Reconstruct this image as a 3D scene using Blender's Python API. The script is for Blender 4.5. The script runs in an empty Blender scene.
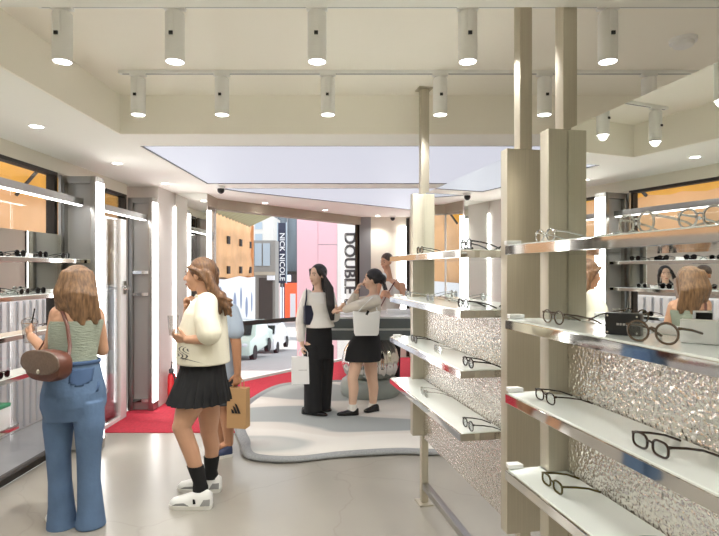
import bpy, bmesh, math, random
from mathutils import Vector, Matrix, Euler
from mathutils.bvhtree import BVHTree
random.seed(7)
R = math.radians
SC = bpy.context.scene
COL = SC.collection

# ------------------------------------------------------------------ camera, world, sun, exposure
CAM_H, FPX, HORIZON = 1.62, 539.0, 270.0
cd = bpy.data.cameras.new('camera')
cd.sensor_width = 36.0
cd.lens = FPX / 719 * 36.0
cd.shift_y = (HORIZON - 268.0) / 719
cd.clip_start = 0.05
cd.clip_end = 300
cam = bpy.data.objects.new('camera', cd)
cam.location = (0, 0, CAM_H)
cam.rotation_euler = (R(90), 0, 0)
COL.objects.link(cam)
SC.camera = cam

w = bpy.data.worlds.new('sky')
SC.world = w
w.use_nodes = True
nt = w.node_tree
bg = nt.nodes['Background']
bg.inputs['Color'].default_value = (0.86, 0.92, 1.0, 1)
bg.inputs['Strength'].default_value = 0.66

sd = bpy.data.lights.new('sun', 'SUN')
sd.energy = 1.6
sd.angle = R(0.6)
sd.color = (1.0, 0.95, 0.87)
sun = bpy.data.objects.new('sun', sd)
sun.rotation_euler = Vector((0.44, -0.10, -0.89)).to_track_quat('-Z', 'Y').to_euler()
COL.objects.link(sun)

SC.view_settings.view_transform = 'Standard'
SC.view_settings.look = 'None'
SC.view_settings.gamma = 1
SC.view_settings.use_curve_mapping = False
SC.view_settings.exposure = 1.6
SPOT_W = 12.5        # each track spotlight, watts
DOWN_W = 10.0         # each recessed downlight
PANEL = 0.245         # luminous ceiling panels
LED = 3.2            # LED strips

# ------------------------------------------------------------------ helpers
def P(px, py, Y):
    """a point of the place at distance Y in front of the camera"""
    return Vector(((px - 359.5) / FPX * Y, Y, CAM_H - (py - HORIZON) / FPX * Y))

def hexc(r, g, b):
    f = lambda c: ((c / 255 + 0.055) / 1.055) ** 2.4 if c > 10 else c / 255 / 12.92
    return (f(r), f(g), f(b), 1)

MATS = {}
def mat(name, col=(0.8, 0.8, 0.8, 1), rough=0.5, metal=0.0, emit=None, strength=1.0, var=0.0, vscale=8.0,
        bump=0.0, bscale=40.0, trans=0.0, stretch=None, var_col=None, spec=None, coat=0.0):
    m = bpy.data.materials.new(name)
    m.use_nodes = True
    t = m.node_tree
    b = t.nodes['Principled BSDF']
    b.inputs['Base Color'].default_value = col
    b.inputs['Roughness'].default_value = rough
    b.inputs['Metallic'].default_value = metal
    if spec is not None: b.inputs['Specular IOR Level'].default_value = spec
    if coat: b.inputs['Coat Weight'].default_value = coat
    if emit:
        b.inputs['Emission Color'].default_value = emit
        b.inputs['Emission Strength'].default_value = strength
    tc = None
    if var or bump:
        tc = t.nodes.new('ShaderNodeTexCoord')
        mp = t.nodes.new('ShaderNodeMapping')
        if stretch: mp.inputs['Scale'].default_value = stretch
        t.links.new(tc.outputs['Object'], mp.inputs['Vector'])
    if var:
        n = t.nodes.new('ShaderNodeTexNoise')
        n.inputs['Scale'].default_value = vscale
        n.inputs['Detail'].default_value = 5
        t.links.new(mp.outputs['Vector'], n.inputs['Vector'])
        r = t.nodes.new('ShaderNodeValToRGB')
        r.color_ramp.elements[0].position = 0.3
        r.color_ramp.elements[1].position = 0.7
        c2 = var_col or tuple(max(0, c * (1 - var)) for c in col[:3]) + (1,)
        r.color_ramp.elements[0].color = c2
        r.color_ramp.elements[1].color = col
        t.links.new(n.outputs['Fac'], r.inputs['Fac'])
        t.links.new(r.outputs['Color'], b.inputs['Base Color'])
    if bump:
        n2 = t.nodes.new('ShaderNodeTexNoise')
        n2.inputs['Scale'].default_value = bscale
        n2.inputs['Detail'].default_value = 3
        t.links.new(mp.outputs['Vector'], n2.inputs['Vector'])
        bp = t.nodes.new('ShaderNodeBump')
        bp.inputs['Strength'].default_value = bump
        bp.inputs['Distance'].default_value = 0.02
        t.links.new(n2.outputs['Fac'], bp.inputs['Height'])
        t.links.new(bp.outputs['Normal'], b.inputs['Normal'])
    if trans:      # light shining through thin cloth or sheet
        tr = t.nodes.new('ShaderNodeBsdfTranslucent')
        tr.inputs['Color'].default_value = col
        if var: t.links.new(r.outputs['Color'], tr.inputs['Color'])
        mx = t.nodes.new('ShaderNodeMixShader')
        mx.inputs[0].default_value = trans
        t.links.new(b.outputs[0], mx.inputs[1])
        t.links.new(tr.outputs[0], mx.inputs[2])
        t.links.new(mx.outputs[0], t.nodes['Material Output'].inputs['Surface'])
    MATS[name] = m
    return m

def glass(name, tint=(1, 1, 1, 1), gloss=0.08):
    m = bpy.data.materials.new(name)
    m.use_nodes = True
    t = m.node_tree
    t.nodes.remove(t.nodes['Principled BSDF'])
    tr = t.nodes.new('ShaderNodeBsdfTransparent')
    tr.inputs['Color'].default_value = tint
    gl = t.nodes.new('ShaderNodeBsdfGlossy')
    gl.inputs['Roughness'].default_value = 0.02
    fr = t.nodes.new('ShaderNodeFresnel')
    fr.inputs['IOR'].default_value = 1.13
    ad = t.nodes.new('ShaderNodeMath')
    ad.operation = 'MULTIPLY_ADD'
    ad.inputs[1].default_value = 0.7
    ad.inputs[2].default_value = gloss * 0.3
    t.links.new(fr.outputs[0], ad.inputs[0])
    mx = t.nodes.new('ShaderNodeMixShader')
    t.links.new(ad.outputs[0], mx.inputs[0])
    t.links.new(tr.outputs[0], mx.inputs[1])
    t.links.new(gl.outputs[0], mx.inputs[2])
    t.links.new(mx.outputs[0], t.nodes['Material Output'].inputs['Surface'])
    return m

def link(name, me, m, parent=None):
    o = bpy.data.objects.new(name, me)
    COL.objects.link(o)
    if m: 
        me.materials.clear()
        me.materials.append(m)
    if parent: o.parent = parent
    return o

def tag(o, label=None, cat=None, group=None, kind=None):
    if label: o['label'] = label
    if cat: o['category'] = cat
    if group: o['group'] = group
    if kind: o['kind'] = kind
    return o

def thing(name, label, cat, loc=(0, 0, 0), rz=0.0, group=None):
    o = bpy.data.objects.new(name, None)
    o.empty_display_size = 0.1
    COL.objects.link(o)
    o.location = loc
    o.rotation_euler = (0, 0, rz)
    return tag(o, label, cat, group)

KIDS = {}
def copy_tree(o, loc=None, rz=None, label=None, parent=None):
    c = o.copy()
    COL.objects.link(c)
    if parent: c.parent = parent
    if loc is not None: c.location = loc
    if rz is not None: c.rotation_euler = (0, 0, rz)
    if label: c['label'] = label
    for ch in list(o.children):
        copy_tree(ch, parent=c)
    return c

class MB:
    def __init__(s): s.bm = bmesh.new()
    def bx(s, x0, x1, y0, y1, z0, z1, rot=None):
        vs = [s.bm.verts.new((x, y, z)) for x in (x0, x1) for y in (y0, y1) for z in (z0, z1)]
        for f in ((0, 1, 3, 2), (4, 6, 7, 5), (0, 4, 5, 1), (2, 3, 7, 6), (0, 2, 6, 4), (1, 5, 7, 3)):
            s.bm.faces.new([vs[i] for i in f])
        if rot is not None:
            for v in vs: v.co = rot @ v.co
        return s
    def bar(s, a, b, w_, h_, up=(0, 0, 1)):
        a, b = Vector(a), Vector(b)
        d = (b - a); L = d.length; d.normalize()
        u = Vector(up)
        if abs(d.dot(u)) > 0.99: u = Vector((1, 0, 0))
        x = d.cross(u).normalized(); z = x.cross(d)
        M = Matrix.Translation(a) @ Matrix((x, d, z)).transposed().to_4x4()
        return s.bx(-w_ / 2, w_ / 2, 0, L, -h_ / 2, h_ / 2, M)
    def prism(s, pts, z0, z1):
        a = [s.bm.verts.new((p[0], p[1], z0)) for p in pts]
        b = [s.bm.verts.new((p[0], p[1], z1)) for p in pts]
        s.bm.faces.new(list(reversed(a))); s.bm.faces.new(b)
        n = len(pts)
        for i in range(n): s.bm.faces.new((a[i], a[(i + 1) % n], b[(i + 1) % n], b[i]))
        return s
    def prism_m(s, pts, z0, z1, M):
        k = len(s.bm.verts)
        s.prism(pts, z0, z1)
        s.bm.verts.ensure_lookup_table()
        for v in s.bm.verts[k:]: v.co = M @ v.co
        return s
    def loft(s, rings, cap=True, closed=True):
        rows = [[s.bm.verts.new(p) for p in r] for r in rings]
        n = len(rows[0])
        for a, b in zip(rows, rows[1:]):
            for i in range(n if closed else n - 1):
                s.bm.faces.new((a[i], a[(i + 1) % n], b[(i + 1) % n], b[i]))
        if cap:
            s.bm.faces.new(list(reversed(rows[0]))); s.bm.faces.new(rows[-1])
        return s
    def lathe(s, prof, c=(0, 0, 0), n=24, M=None, sx=1, sy=1, cap=True):
        rings = []
        for r, z in prof:
            ring = []
            for i in range(n):
                a = 2 * math.pi * i / n
                v = Vector((r * sx * math.cos(a), r * sy * math.sin(a), z))
                if M is not None: v = M @ v
                ring.append(v + Vector(c))
            rings.append(ring)
        return s.loft(rings, cap)
    def cyl(s, a, b, r0, r1=None, n=16):
        r1 = r0 if r1 is None else r1
        a, b = Vector(a), Vector(b)
        q = (b - a).to_track_quat('Z', 'Y').to_matrix()
        L = (b - a).length
        return s.lathe([(r0, 0), (r1, L)], a, n, q)
    def tube(s, pts, r, n=8, flat=1.0, closed=False):
        pts = [Vector(p) for p in pts]
        N = len(pts)
        rings = []
        ref = None
        for i, p in enumerate(pts):
            if closed: d = pts[(i + 1) % N] - pts[i - 1]
            else: d = pts[min(i + 1, N - 1)] - pts[max(i - 1, 0)]
            d.normalize()
            if ref is None:
                ref = Vector((0, 0, 1)) if abs(d.z) < 0.9 else Vector((0, 1, 0))
            x = d.cross(ref).normalized(); y = x.cross(d).normalized()
            ref = y
            rr = r[i] if isinstance(r, (list, tuple)) else r
            rings.append([p + x * rr * math.cos(2 * math.pi * k / n) + y * rr * flat * math.sin(2 * math.pi * k / n) for k in range(n)])
        if closed: rings.append(rings[0]) 
        if closed:
            rows = [[s.bm.verts.new(p) for p in rg] for rg in rings[:-1]]
            for i in range(N):
                a, b = rows[i], rows[(i + 1) % N]
                for k in range(n): s.bm.faces.new((a[k], a[(k + 1) % n], b[(k + 1) % n], b[k]))
            return s
        return s.loft(rings)
    def ell(s, c, r, M=None, nu=16, nv=10):
        prof = [(math.sin(math.pi * (j + .02) / (nv + .04)), -math.cos(math.pi * (j + .02) / (nv + .04))) for j in range(nv + 1)]
        rings = []
        for pr, pz in prof:
            ring = []
            for i in range(nu):
                a = 2 * math.pi * i / nu
                v = Vector((r[0] * pr * math.cos(a), r[1] * pr * math.sin(a), r[2] * pz))
                if M is not None: v = M @ v
                ring.append(v + Vector(c))
            rings.append(ring)
        return s.loft(rings)
    def cap(s, a, b, r0, r1=None, n=12):
        """tapered capsule"""
        r1 = r0 if r1 is None else r1
        a, b = Vector(a), Vector(b)
        d = b - a
        L = max(d.length, 1e-5)
        q = (d if d.length > 1e-5 else Vector((0, 0, 1))).to_track_quat('Z', 'Y').to_matrix()
        prof = []
        for j in range(5):
            t = math.pi / 2 * (j + .05) / 5
            prof.append((r0 * math.sin(t), -r0 * math.cos(t)))
        prof.append((r0, 0)); prof.append((r1, L))
        for j in range(4, -1, -1):
            t = math.pi / 2 * (j + .05) / 5
            prof.append((r1 * math.sin(t), L + r1 * math.cos(t)))
        return s.lathe(prof, a, n, q)
    def chain(s, pts, rs, n=12):
        for i in range(len(pts) - 1): s.cap(pts[i], pts[i + 1], rs[i], rs[i + 1], n)
        return s
    def build(s, name, m, parent=None, smooth=True, bevel=0.0, auto=40):
        bm = s.bm
        bmesh.ops.recalc_face_normals(bm, faces=bm.faces)
        if bevel:
            es = [e for e in bm.edges if len(e.link_faces) == 2 and e.calc_face_angle(0) > R(35)]
            bmesh.ops.bevel(bm, geom=es, offset=bevel, segments=2, affect='EDGES', profile=0.6)
        if smooth:
            for f in bm.faces: f.smooth = True
            for e in bm.edges:
                if len(e.link_faces) == 2 and e.calc_face_angle(0) > R(auto): e.smooth = False
        me = bpy.data.meshes.new(name)
        bm.to_mesh(me); bm.free()
        return link(name, me, m, parent)
    def blob(s, name, m, parent=None, voxel=0.008, smooth=4, ratio=None):
        """one continuous surface grown over all the shapes"""
        bmesh.ops.recalc_face_normals(s.bm, faces=s.bm.faces)
        me = bpy.data.meshes.new(name)
        s.bm.to_mesh(me); s.bm.free()
        o = bpy.data.objects.new('tmp', me)
        COL.objects.link(o)
        md = o.modifiers.new('r', 'REMESH'); md.mode = 'VOXEL'; md.voxel_size = voxel
        ms = o.modifiers.new('s', 'SMOOTH'); ms.iterations = smooth; ms.factor = 0.5
        if ratio:
            dm = o.modifiers.new('d', 'DECIMATE'); dm.ratio = ratio
        dg = bpy.context.evaluated_depsgraph_get()
        me2 = bpy.data.meshes.new_from_object(o.evaluated_get(dg))
        bpy.data.objects.remove(o); bpy.data.meshes.remove(me)
        me2.name = name
        for p in me2.polygons: p.use_smooth = True
        return link(name, me2, m, parent)

def text_mesh(name, txt, size, m, parent=None, ext=0.004, M=None, bold=0.0, width=None):
    cu = bpy.data.curves.new('t', 'FONT')
    cu.body = txt; cu.size = size; cu.extrude = ext; cu.offset = bold
    cu.align_x = 'CENTER'; cu.align_y = 'CENTER'; cu.resolution_u = 3
    o = bpy.data.objects.new('t', cu)
    COL.objects.link(o)
    dg = bpy.context.evaluated_depsgraph_get()
    me = bpy.data.meshes.new_from_object(o.evaluated_get(dg))
    bpy.data.objects.remove(o)
    if width:
        xs = [v.co.x for v in me.vertices]
        k = width / (max(xs) - min(xs))
        for v in me.vertices: v.co.x *= k
    if M is not None: me.transform(M)
    return link(name, me, m, parent)

def patch_on(name, target, origin, direction, up, wdt, hgt, m, parent, off=0.003, nu=8, nv=8, shape=None):
    """a thin piece of cloth or print laid onto the surface of target"""
    me = target.data
    bvh = BVHTree.FromPolygons([v.co for v in me.vertices], [p.vertices[:] for p in me.polygons])
    d = Vector(direction).normalized(); u = Vector(up).normalized(); x = d.cross(u).normalized(); u = x.cross(d)
    bm = bmesh.new(); grid = {}
    for i in range(nu + 1):
        for j in range(nv + 1):
            a, b = i / nu - .5, j / nv - .5
            if shape and not shape(a, b): continue
            o = Vector(origin) + x * a * wdt + u * b * hgt
            hit, nrm, _, _ = bvh.ray_cast(o - d * 0.5, d)
            if hit is None: continue
            grid[i, j] = bm.verts.new(hit - d * off)
    for i in range(nu):
        for j in range(nv):
            k = [(i, j), (i + 1, j), (i + 1, j + 1), (i, j + 1)]
            if all(q in grid for q in k): bm.faces.new([grid[q] for q in k])
    bmesh.ops.recalc_face_normals(bm, faces=bm.faces)
    bmesh.ops.solidify(bm, geom=bm.faces[:], thickness=0.002)
    me2 = bpy.data.meshes.new(name)
    bm.to_mesh(me2); bm.free()
    for p in me2.polygons: p.use_smooth = True
    return link(name, me2, m, parent)

# ------------------------------------------------------------------ materials
WALL = mat('warm_white_plaster', hexc(232, 227, 212), 0.75)
SOFFIT = mat('white_plaster', hexc(248, 248, 240), 0.75)
CEIL = mat('cream_plaster', hexc(253, 249, 237), 0.8)
METAL = mat('champagne_brushed_steel', hexc(206, 199, 183), 0.42, 0.75, var=0.1, vscale=6, stretch=(40, 40, 0.6))
METAL_G = mat('grey_brushed_steel', hexc(172, 170, 166), 0.36, 1.0, var=0.08, vscale=6, stretch=(30, 30, 0.6))
CHROME = mat('polished_steel', hexc(226, 224, 220), 0.05, 1.0)
MIRROR = mat('silver_mirror', hexc(240, 243, 240), 0.008, 1.0)
GREYPAINT = mat('satin_grey_panel', hexc(170, 168, 165), 0.4, 0.3)
SHELFTOP = mat('pale_mint_back_painted_glass', hexc(246, 252, 248), 0.14, 0.0, spec=.8)
BLACK = mat('black_plastic', hexc(22, 22, 24), 0.35)
DARKFRAME = mat('dark_bronze_frame', hexc(58, 54, 50), 0.45, 0.5)
WHITEPAINT = mat('white_powder_coat', hexc(242, 242, 239), 0.45)
HEADBEAM = mat('taupe_window_head', hexc(176, 164, 146), 0.6)
GLASS = glass('clear_glass')
LENSG = glass('spectacle_lens', (0.93, 0.95, 0.95, 1), 0.1)
SUNLENS = glass('dark_lens', (0.08, 0.07, 0.07, 1), 0.1)
LEDM = mat('led_diffuser', (1, 1, 1, 1), 0.5, emit=(1.0, 0.99, 0.97, 1), strength=LED)
LAMPM = mat('lamp_lens', (1, 1, 1, 1), 0.5, emit=(1.0, 0.98, 0.94, 1), strength=6)
PANELM = mat('luminous_stretch_ceiling', (0.02, 0.02, 0.02, 1), 0.6, emit=(0.86, 0.88, 1.0, 1), strength=PANEL)

def concrete():
    m = mat('polished_concrete', hexc(158, 153, 143), 0.28, var=0.10, vscale=1.3, coat=0.0)
    t = m.node_tree
    b = t.nodes['Principled BSDF']
    tc = t.nodes.new('ShaderNodeTexCoord')
    nz = t.nodes.new('ShaderNodeTexNoise'); nz.inputs['Scale'].default_value = 2.2; nz.inputs['Detail'].default_value = 6
    t.links.new(tc.outputs['Object'], nz.inputs['Vector'])
    mx = t.nodes.new('ShaderNodeMix'); mx.data_type = 'VECTOR'; mx.inputs[0].default_value = 0.25
    t.links.new(tc.outputs['Object'], mx.inputs[4]); t.links.new(nz.outputs['Color'], mx.inputs[5])
    vo = t.nodes.new('ShaderNodeTexVoronoi'); vo.feature = 'DISTANCE_TO_EDGE'; vo.inputs['Scale'].default_value = 0.9
    t.links.new(mx.outputs[1], vo.inputs['Vector'])
    rp = t.nodes.new('ShaderNodeValToRGB')
    rp.color_ramp.elements[0].position = 0.0; rp.color_ramp.elements[0].color = (0.88, 0.87, 0.85, 1)
    rp.color_ramp.elements[1].position = 0.006; rp.color_ramp.elements[1].color = (1, 1, 1, 1)
    t.links.new(vo.outputs['Distance'], rp.inputs['Fac'])
    mul = t.nodes.new('ShaderNodeMix'); mul.data_type = 'RGBA'; mul.blend_type = 'MULTIPLY'; mul.inputs[0].default_value = 1
    src = b.inputs['Base Color'].links[0].from_socket
    t.links.new(src, mul.inputs[6]); t.links.new(rp.outputs['Color'], mul.inputs[7])
    t.links.new(mul.outputs[2], b.inputs['Base Color'])
    return m
FLOOR = concrete()

def hammered():
    m = mat('hammered_steel', hexc(234, 230, 224), 0.16, 1.0)
    t = m.node_tree; b = t.nodes['Principled BSDF']
    tc = t.nodes.new('ShaderNodeTexCoord')
    nz = t.nodes.new('ShaderNodeTexNoise'); nz.inputs['Scale'].default_value = 60; nz.inputs['Detail'].default_value = 1
    t.links.new(tc.outputs['Object'], nz.inputs['Vector'])
    vo = t.nodes.new('ShaderNodeTexVoronoi'); vo.feature = 'SMOOTH_F1'; vo.inputs['Scale'].default_value = 85
    t.links.new(tc.outputs['Object'], vo.inputs['Vector'])
    ad = t.nodes.new('ShaderNodeMath'); ad.operation = 'ADD'
    t.links.new(vo.outputs['Distance'], ad.inputs[0]); t.links.new(nz.outputs['Fac'], ad.inputs[1])
    bp = t.nodes.new('ShaderNodeBump'); bp.inputs['Strength'].default_value = 0.6; bp.inputs['Distance'].default_value = 0.009
    t.links.new(ad.outputs[0], bp.inputs['Height']); t.links.new(bp.outputs['Normal'], b.inputs['Normal'])
    return m
HAMMER = hammered()

# ------------------------------------------------------------------ the setting
XL, XR, YB = -2.66, 3.6, -3.0
ZS, ZC, ZH = 2.60, 2.88, 2.46
FA, FB = Vector((-1.995, 7.44, 0)), Vector((0.0, 10.05, 0))     # the slanted street front
FD = (FB - FA).normalized(); FN = Vector((FD.y, -FD.x, 0))      # along it; into the shop

def struct(name, mb, m, bevel=0.0, parent=None):
    o = mb.build(name, m, parent, bevel=bevel)
    if not parent: o['kind'] = 'structure'
    return o

mb = MB(); mb.prism([(XL, YB), (XR, YB), (XR, 10.05), (0.0, 10.05), (-1.995, 7.44), (-1.995, 7.13), (XL, 7.13)], -0.12, 0.0)
struct('floor', mb, FLOOR)

mb = MB()
mb.bx(XL - .40, -1.74, YB, 7.2, ZS, ZC + .1)  # widened past the left wall as an unseen eave that blocks high sun
mb.bx(-1.74, XR, YB, 2.01, ZS, ZC + .1)
mb.bx(-1.74, XR, 3.90, 4.26, ZS, ZC + .1)
mb.bx(-1.74, XR, 6.14, 6.46, ZS, ZC + .1)
mb.prism([(-1.74, 6.46), (-1.5, 6.77), (0.82, 8.80), (2.2, 10.0), (XR, 10.0), (XR, 10.4), (0.05, 10.4), (-2.2, 7.45), (-2.2, 7.2), (-1.74, 7.2)], ZS, ZC + .1)
struct('ceiling', mb, SOFFIT)
mb = MB(); mb.bx(-1.74, XR, 2.01, 3.90, ZC, ZC + .1); struct('ceiling_recess', mb, CEIL)
mb = MB(); mb.bx(-1.7395, XR, 3.885, 3.90, ZS + .001, ZC); mb.bx(-1.7395, -1.725, 2.01, 3.885, ZS + .001, ZC)
struct('trim_recess', mb, CEIL)
mb = MB(); mb.bx(-1.74, XR, 4.26, 6.14, ZC, ZC + .1); mb.bx(-1.74, XR, 6.46, 10.2, ZC, ZC + .1); struct('ceiling_void', mb, SOFFIT)

def light_panel(pts, label):
    t = thing('ceiling_light_panel', label, 'ceiling light', (0, 0, 0), 0, None)
    mb = MB(); mb.prism(pts, ZS + .006, ZS + .03); mb.build('diffuser', PANELM, t, smooth=False)
    mb = MB()
    n = len(pts)
    for i in range(n):
        a, b = pts[i], pts[(i + 1) % n]
        mb.bar((a[0], a[1], ZS + .012), (b[0], b[1], ZS + .012), .012, .024)
    mb.build('edge_frame', MATS['dark_bronze_frame'], t, smooth=False)
light_panel([(-1.728, 4.268), (3.5, 4.268), (3.5, 6.132), (-1.728, 6.132)], 'wide lavender white luminous ceiling panel nearest the cream beam')
light_panel([(-1.69, 6.472), (3.5, 6.472), (3.5, 9.985), (2.21, 9.985), (.825, 8.785), (-1.49, 6.755)], 'slanted luminous ceiling panel behind the thin ceiling strip, towards the street')

mb = MB(); mb.bx(XL - .15, XR + .15, YB - .15, YB, 0, ZC); struct('wall_back', mb, WALL)
mb = MB(); mb.bx(XR, XR + .15, YB, 10.4, 0, ZC); struct('wall_right', mb, WALL)
# left wall: solid behind the camera, glazed beside it
mb = MB(); mb.bx(XL - .15, XL, YB, 2.2, 0, ZS); struct('wall_left', mb, WALL)
mb = MB(); mb.bx(XL - .15, XL, 2.2, 6.17, ZH + .02, ZS); struct('trim_left', mb, WALL)
def side_window(n, y0, y1):
    mb = MB()
    mb.bx(XL - .08, XL - .005, y0, y1, 0, .05); mb.bx(XL - .08, XL - .005, y0, y1, ZH - .01, ZH + .02)
    mb.bx(XL - .08, XL - .005, y0, y0 + .05, .05, ZH - .01); mb.bx(XL - .08, XL - .005, y1 - .05, y1, .05, ZH - .01)
    f = struct('window_%d' % n, mb, DARKFRAME)
    mb = MB(); mb.bx(XL - .045, XL - .037, y0 + .05, y1 - .05, .05, ZH - .01); mb.build('window_pane', GLASS, f, smooth=False)
    return f
side_window(1, 2.2, 4.76)
side_window(2, 4.93, 6.17)
# pinkish white return wall and mirrored column beyond the second pillar
PINKW = mat('pinkish_white_plaster', hexc(226, 218, 212), 0.6)
mb = MB(); mb.bx(XL - .15, -2.36, 6.33, 6.9, 0, ZS); struct('wall_return', mb, PINKW)

# slanted street window
def facade_box(mb, t0, t1, n0, n1, z0, z1):
    q = [FA + FD * t0 + FN * n0, FA + FD * t1 + FN * n0, FA + FD * t1 + FN * n1, FA + FD * t0 + FN * n1]
    return mb.prism([(v.x, v.y) for v in q], z0, z1)
FL = (FB - FA).length
mb = MB(); facade_box(mb, -.25, FL + .3, -.12, .06, ZH, ZS); struct('trim_front', mb, HEADBEAM)
mb = MB(); facade_box(mb, -.02, FL, -.06, .0, 0, .03); facade_box(mb, -.0, .02, -.03, 0, .03, ZH)
fw = struct('window_3', mb, WHITEPAINT)
mb = MB(); mb.bx(-1.99, -1.975, 6.95, 7.44, .03, ZH); mb.build('window_pane', GLASS, fw, smooth=False)
mb = MB(); mb.bx(-2.02, -1.95, 6.905, 7.46, ZH, ZS); struct('trim_front_return', mb, HEADBEAM)
mb = MB(); facade_box(mb, FL - .06, FL, -.06, .0, .03, ZH); struct('trim_window_3', mb, DARKFRAME)
mb = MB(); facade_box(mb, .03, FL - .06, -.035, -.025, .03, ZH); mb.build('window_pane', GLASS, fw, smooth=False)
# pier to the right of the street window
GREYJ = mat('grey_jamb_metal', hexc(150, 150, 152), 0.4, 0.6)
mb = MB(); mb.bx(0.0, .21, 9.98, 10.3, 0, ZS); struct('trim_jamb', mb, GREYJ)
mb = MB(); mb.bx(.21, XR, 10.0, 10.3, 0, ZS); struct('wall_front', mb, WALL)
t = thing('led_light_column', 'tall white LED light strip on the wall past the street window', 'light', (.80, 9.985, 0))
mb = MB(); mb.bx(-.065, .065, -.02, .014, .3, 2.42); mb.build('diffuser', LEDM, t, smooth=False)
mb = MB(); mb.bx(.066, .12, -.03, .014, .02, 2.58); mb.build('frame', DARKFRAME, t, smooth=False)
# ------------------------------------------------------------------ outdoors
ASPH = mat('grey_asphalt', hexc(178, 176, 174), 0.85, var=0.15, vscale=3)
def gz(Y):
    pts = [(-10, -.03), (8, -.03), (20, -1.7), (30, -2.8), (60, -3.3), (90, -3.6)]
    for (a, za), (b, zb) in zip(pts, pts[1:]):
        if Y <= b: return za + (zb - za) * (Y - a) / (b - a)
    return -3.6
mb = MB()
rows = []
for Y in (-6, 2, 8, 11, 14, 17, 20, 25, 30, 40, 60, 90):
    rows.append([Vector((x, Y, gz(Y) - .1)) for x in (-30, -2, 30)])
mb.loft(rows, cap=False, closed=False)
mb.build('street_ground', ASPH)['kind'] = 'structure'

TARP = mat('orange_tarpaulin', hexc(238, 190, 142), 0.6, var=0.2, vscale=1.2, bump=1.0, bscale=2.6, trans=0.55)
CANOPY = mat('yellow_canvas', hexc(250, 205, 92), 0.6, var=0.15, vscale=2.0, trans=0.6)
CORRUG = mat('olive_corrugated_sheet', hexc(150, 146, 110), 0.5, trans=0.15)
RIBBED = mat('translucent_ribbed_sheet', hexc(236, 238, 242), 0.5, trans=0.65)
FENCEW = mat('white_hoarding', hexc(232, 232, 236), 0.5)
BLOTCH = mat('grey_blue_leaf_print', hexc(120, 134, 164), 0.6)
DARKHOLE = mat('dark_opening', hexc(40, 34, 32), 0.8)
CONCG = mat('grey_render', hexc(150, 148, 146), 0.7)
def wall_sheet(name, m, x, y0, y1, z0, z1, parent, ny=90, nz=16, amp=.10):
    """a sagging sheet with folds; thick"""
    mb = MB(); rows = []
    for i in range(ny + 1):
        Y = y0 + (y1 - y0) * i / ny
        row = []
        for j in range(nz + 1):
            t = j / nz
            z = z0 + (z1 - z0) * t
            dx = amp * (math.sin(Y * 1.7 + 3 * t) * .4 + math.sin(Y * 4.1 - 5 * t) * .25 + abs(math.sin(t * 9 + .5 * math.sin(Y * .8))) * .6)
            row.append(Vector((x + dx, Y, z + (.10 * math.sin(Y * 1.1) if j == 0 else 0))))
        rows.append(row)
    mb.loft(rows, cap=False, closed=False)
    o = mb.build(name, m, parent, auto=80)
    return o
b_ = thing('tarp_covered_building', 'building front across the lane wrapped in orange tarpaulin with small dark openings', 'building', (0, 0, 0))
mb = MB(); mb.bx(-12, -7.6, -2, 31, -3.2, 3.8); mb.build('wall', CONCG, b_)
wall_sheet('tarpaulin', TARP, -6.22, 1, 31, 1.2, 4.6, b_)
mb = MB(); mb.prism([(-7.6, 31.01), (-6.1, 31.01), (-6.1, 31.12), (-7.6, 31.12)], -3.2, 4.6); mb.build('corner_post', TARP, b_)
for Y in (17.6, 20.0, 22.4, 25.2, 27.8, 30.2):
    for z in (.95 if Y < 0 else 1.62, 3.02):
        mb = MB(); mb.bx(-6.16, -6.08, Y - .2, Y + .2, z - .18, z + .18); mb.build('opening', DARKHOLE, b_)
def canopy_sheet():
    mb = MB(); rows = []
    for i in range(61):
        Y = 1.0 + 12.5 * i / 60; zb = min(3.02, 2.72 + .035 * Y)
        row = []
        for j in range(9):
            t = j / 8
            row.append(Vector((-5.98 + .36 * t + .10 * math.sin(math.pi * t) * math.sin(Y * 1.05), Y, zb + .02 + (4.3 - zb) * t)))
        row.insert(0, Vector((-5.97, Y, zb - .10 + .06 * abs(math.sin(Y * 5)))))
        rows.append(row)
    mb.loft(rows, cap=False, closed=False)
    return mb
canopy_sheet().build('canvas_awning', CANOPY, b_, auto=80)
for Y in (3.2, 5.2, 7.2, 9.2, 11.2, 13.2):
    MB().cyl((-5.86, Y, 2.9), (-5.50, Y + 1.1, 4.25), .03).build('awning_pole', DARKFRAME, b_)
mb = MB(); rows = []
for i in range(121):
    Y = 14 + 15.5 * i / 120
    dz = .06 * math.sin(i * 1.3)
    rows.append([Vector((-6.05, Y, 4.02 + dz)), Vector((-4.5, Y, 4.75 + dz))])
mb.loft(rows, cap=False, closed=False); mb.build('corrugated_awning', CORRUG, b_, auto=80)
MB().bar((-4.5, 14, 4.72), (-4.5, 29.5, 4.72), .08, .1).build('edge_beam', HEADBEAM, b_)
for Y in (14.5, 22, 29): MB().bar((-7.6, Y, 3.6), (-4.5, Y, 4.66), .06, .06).build('awning_arm', HEADBEAM, b_)

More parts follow.
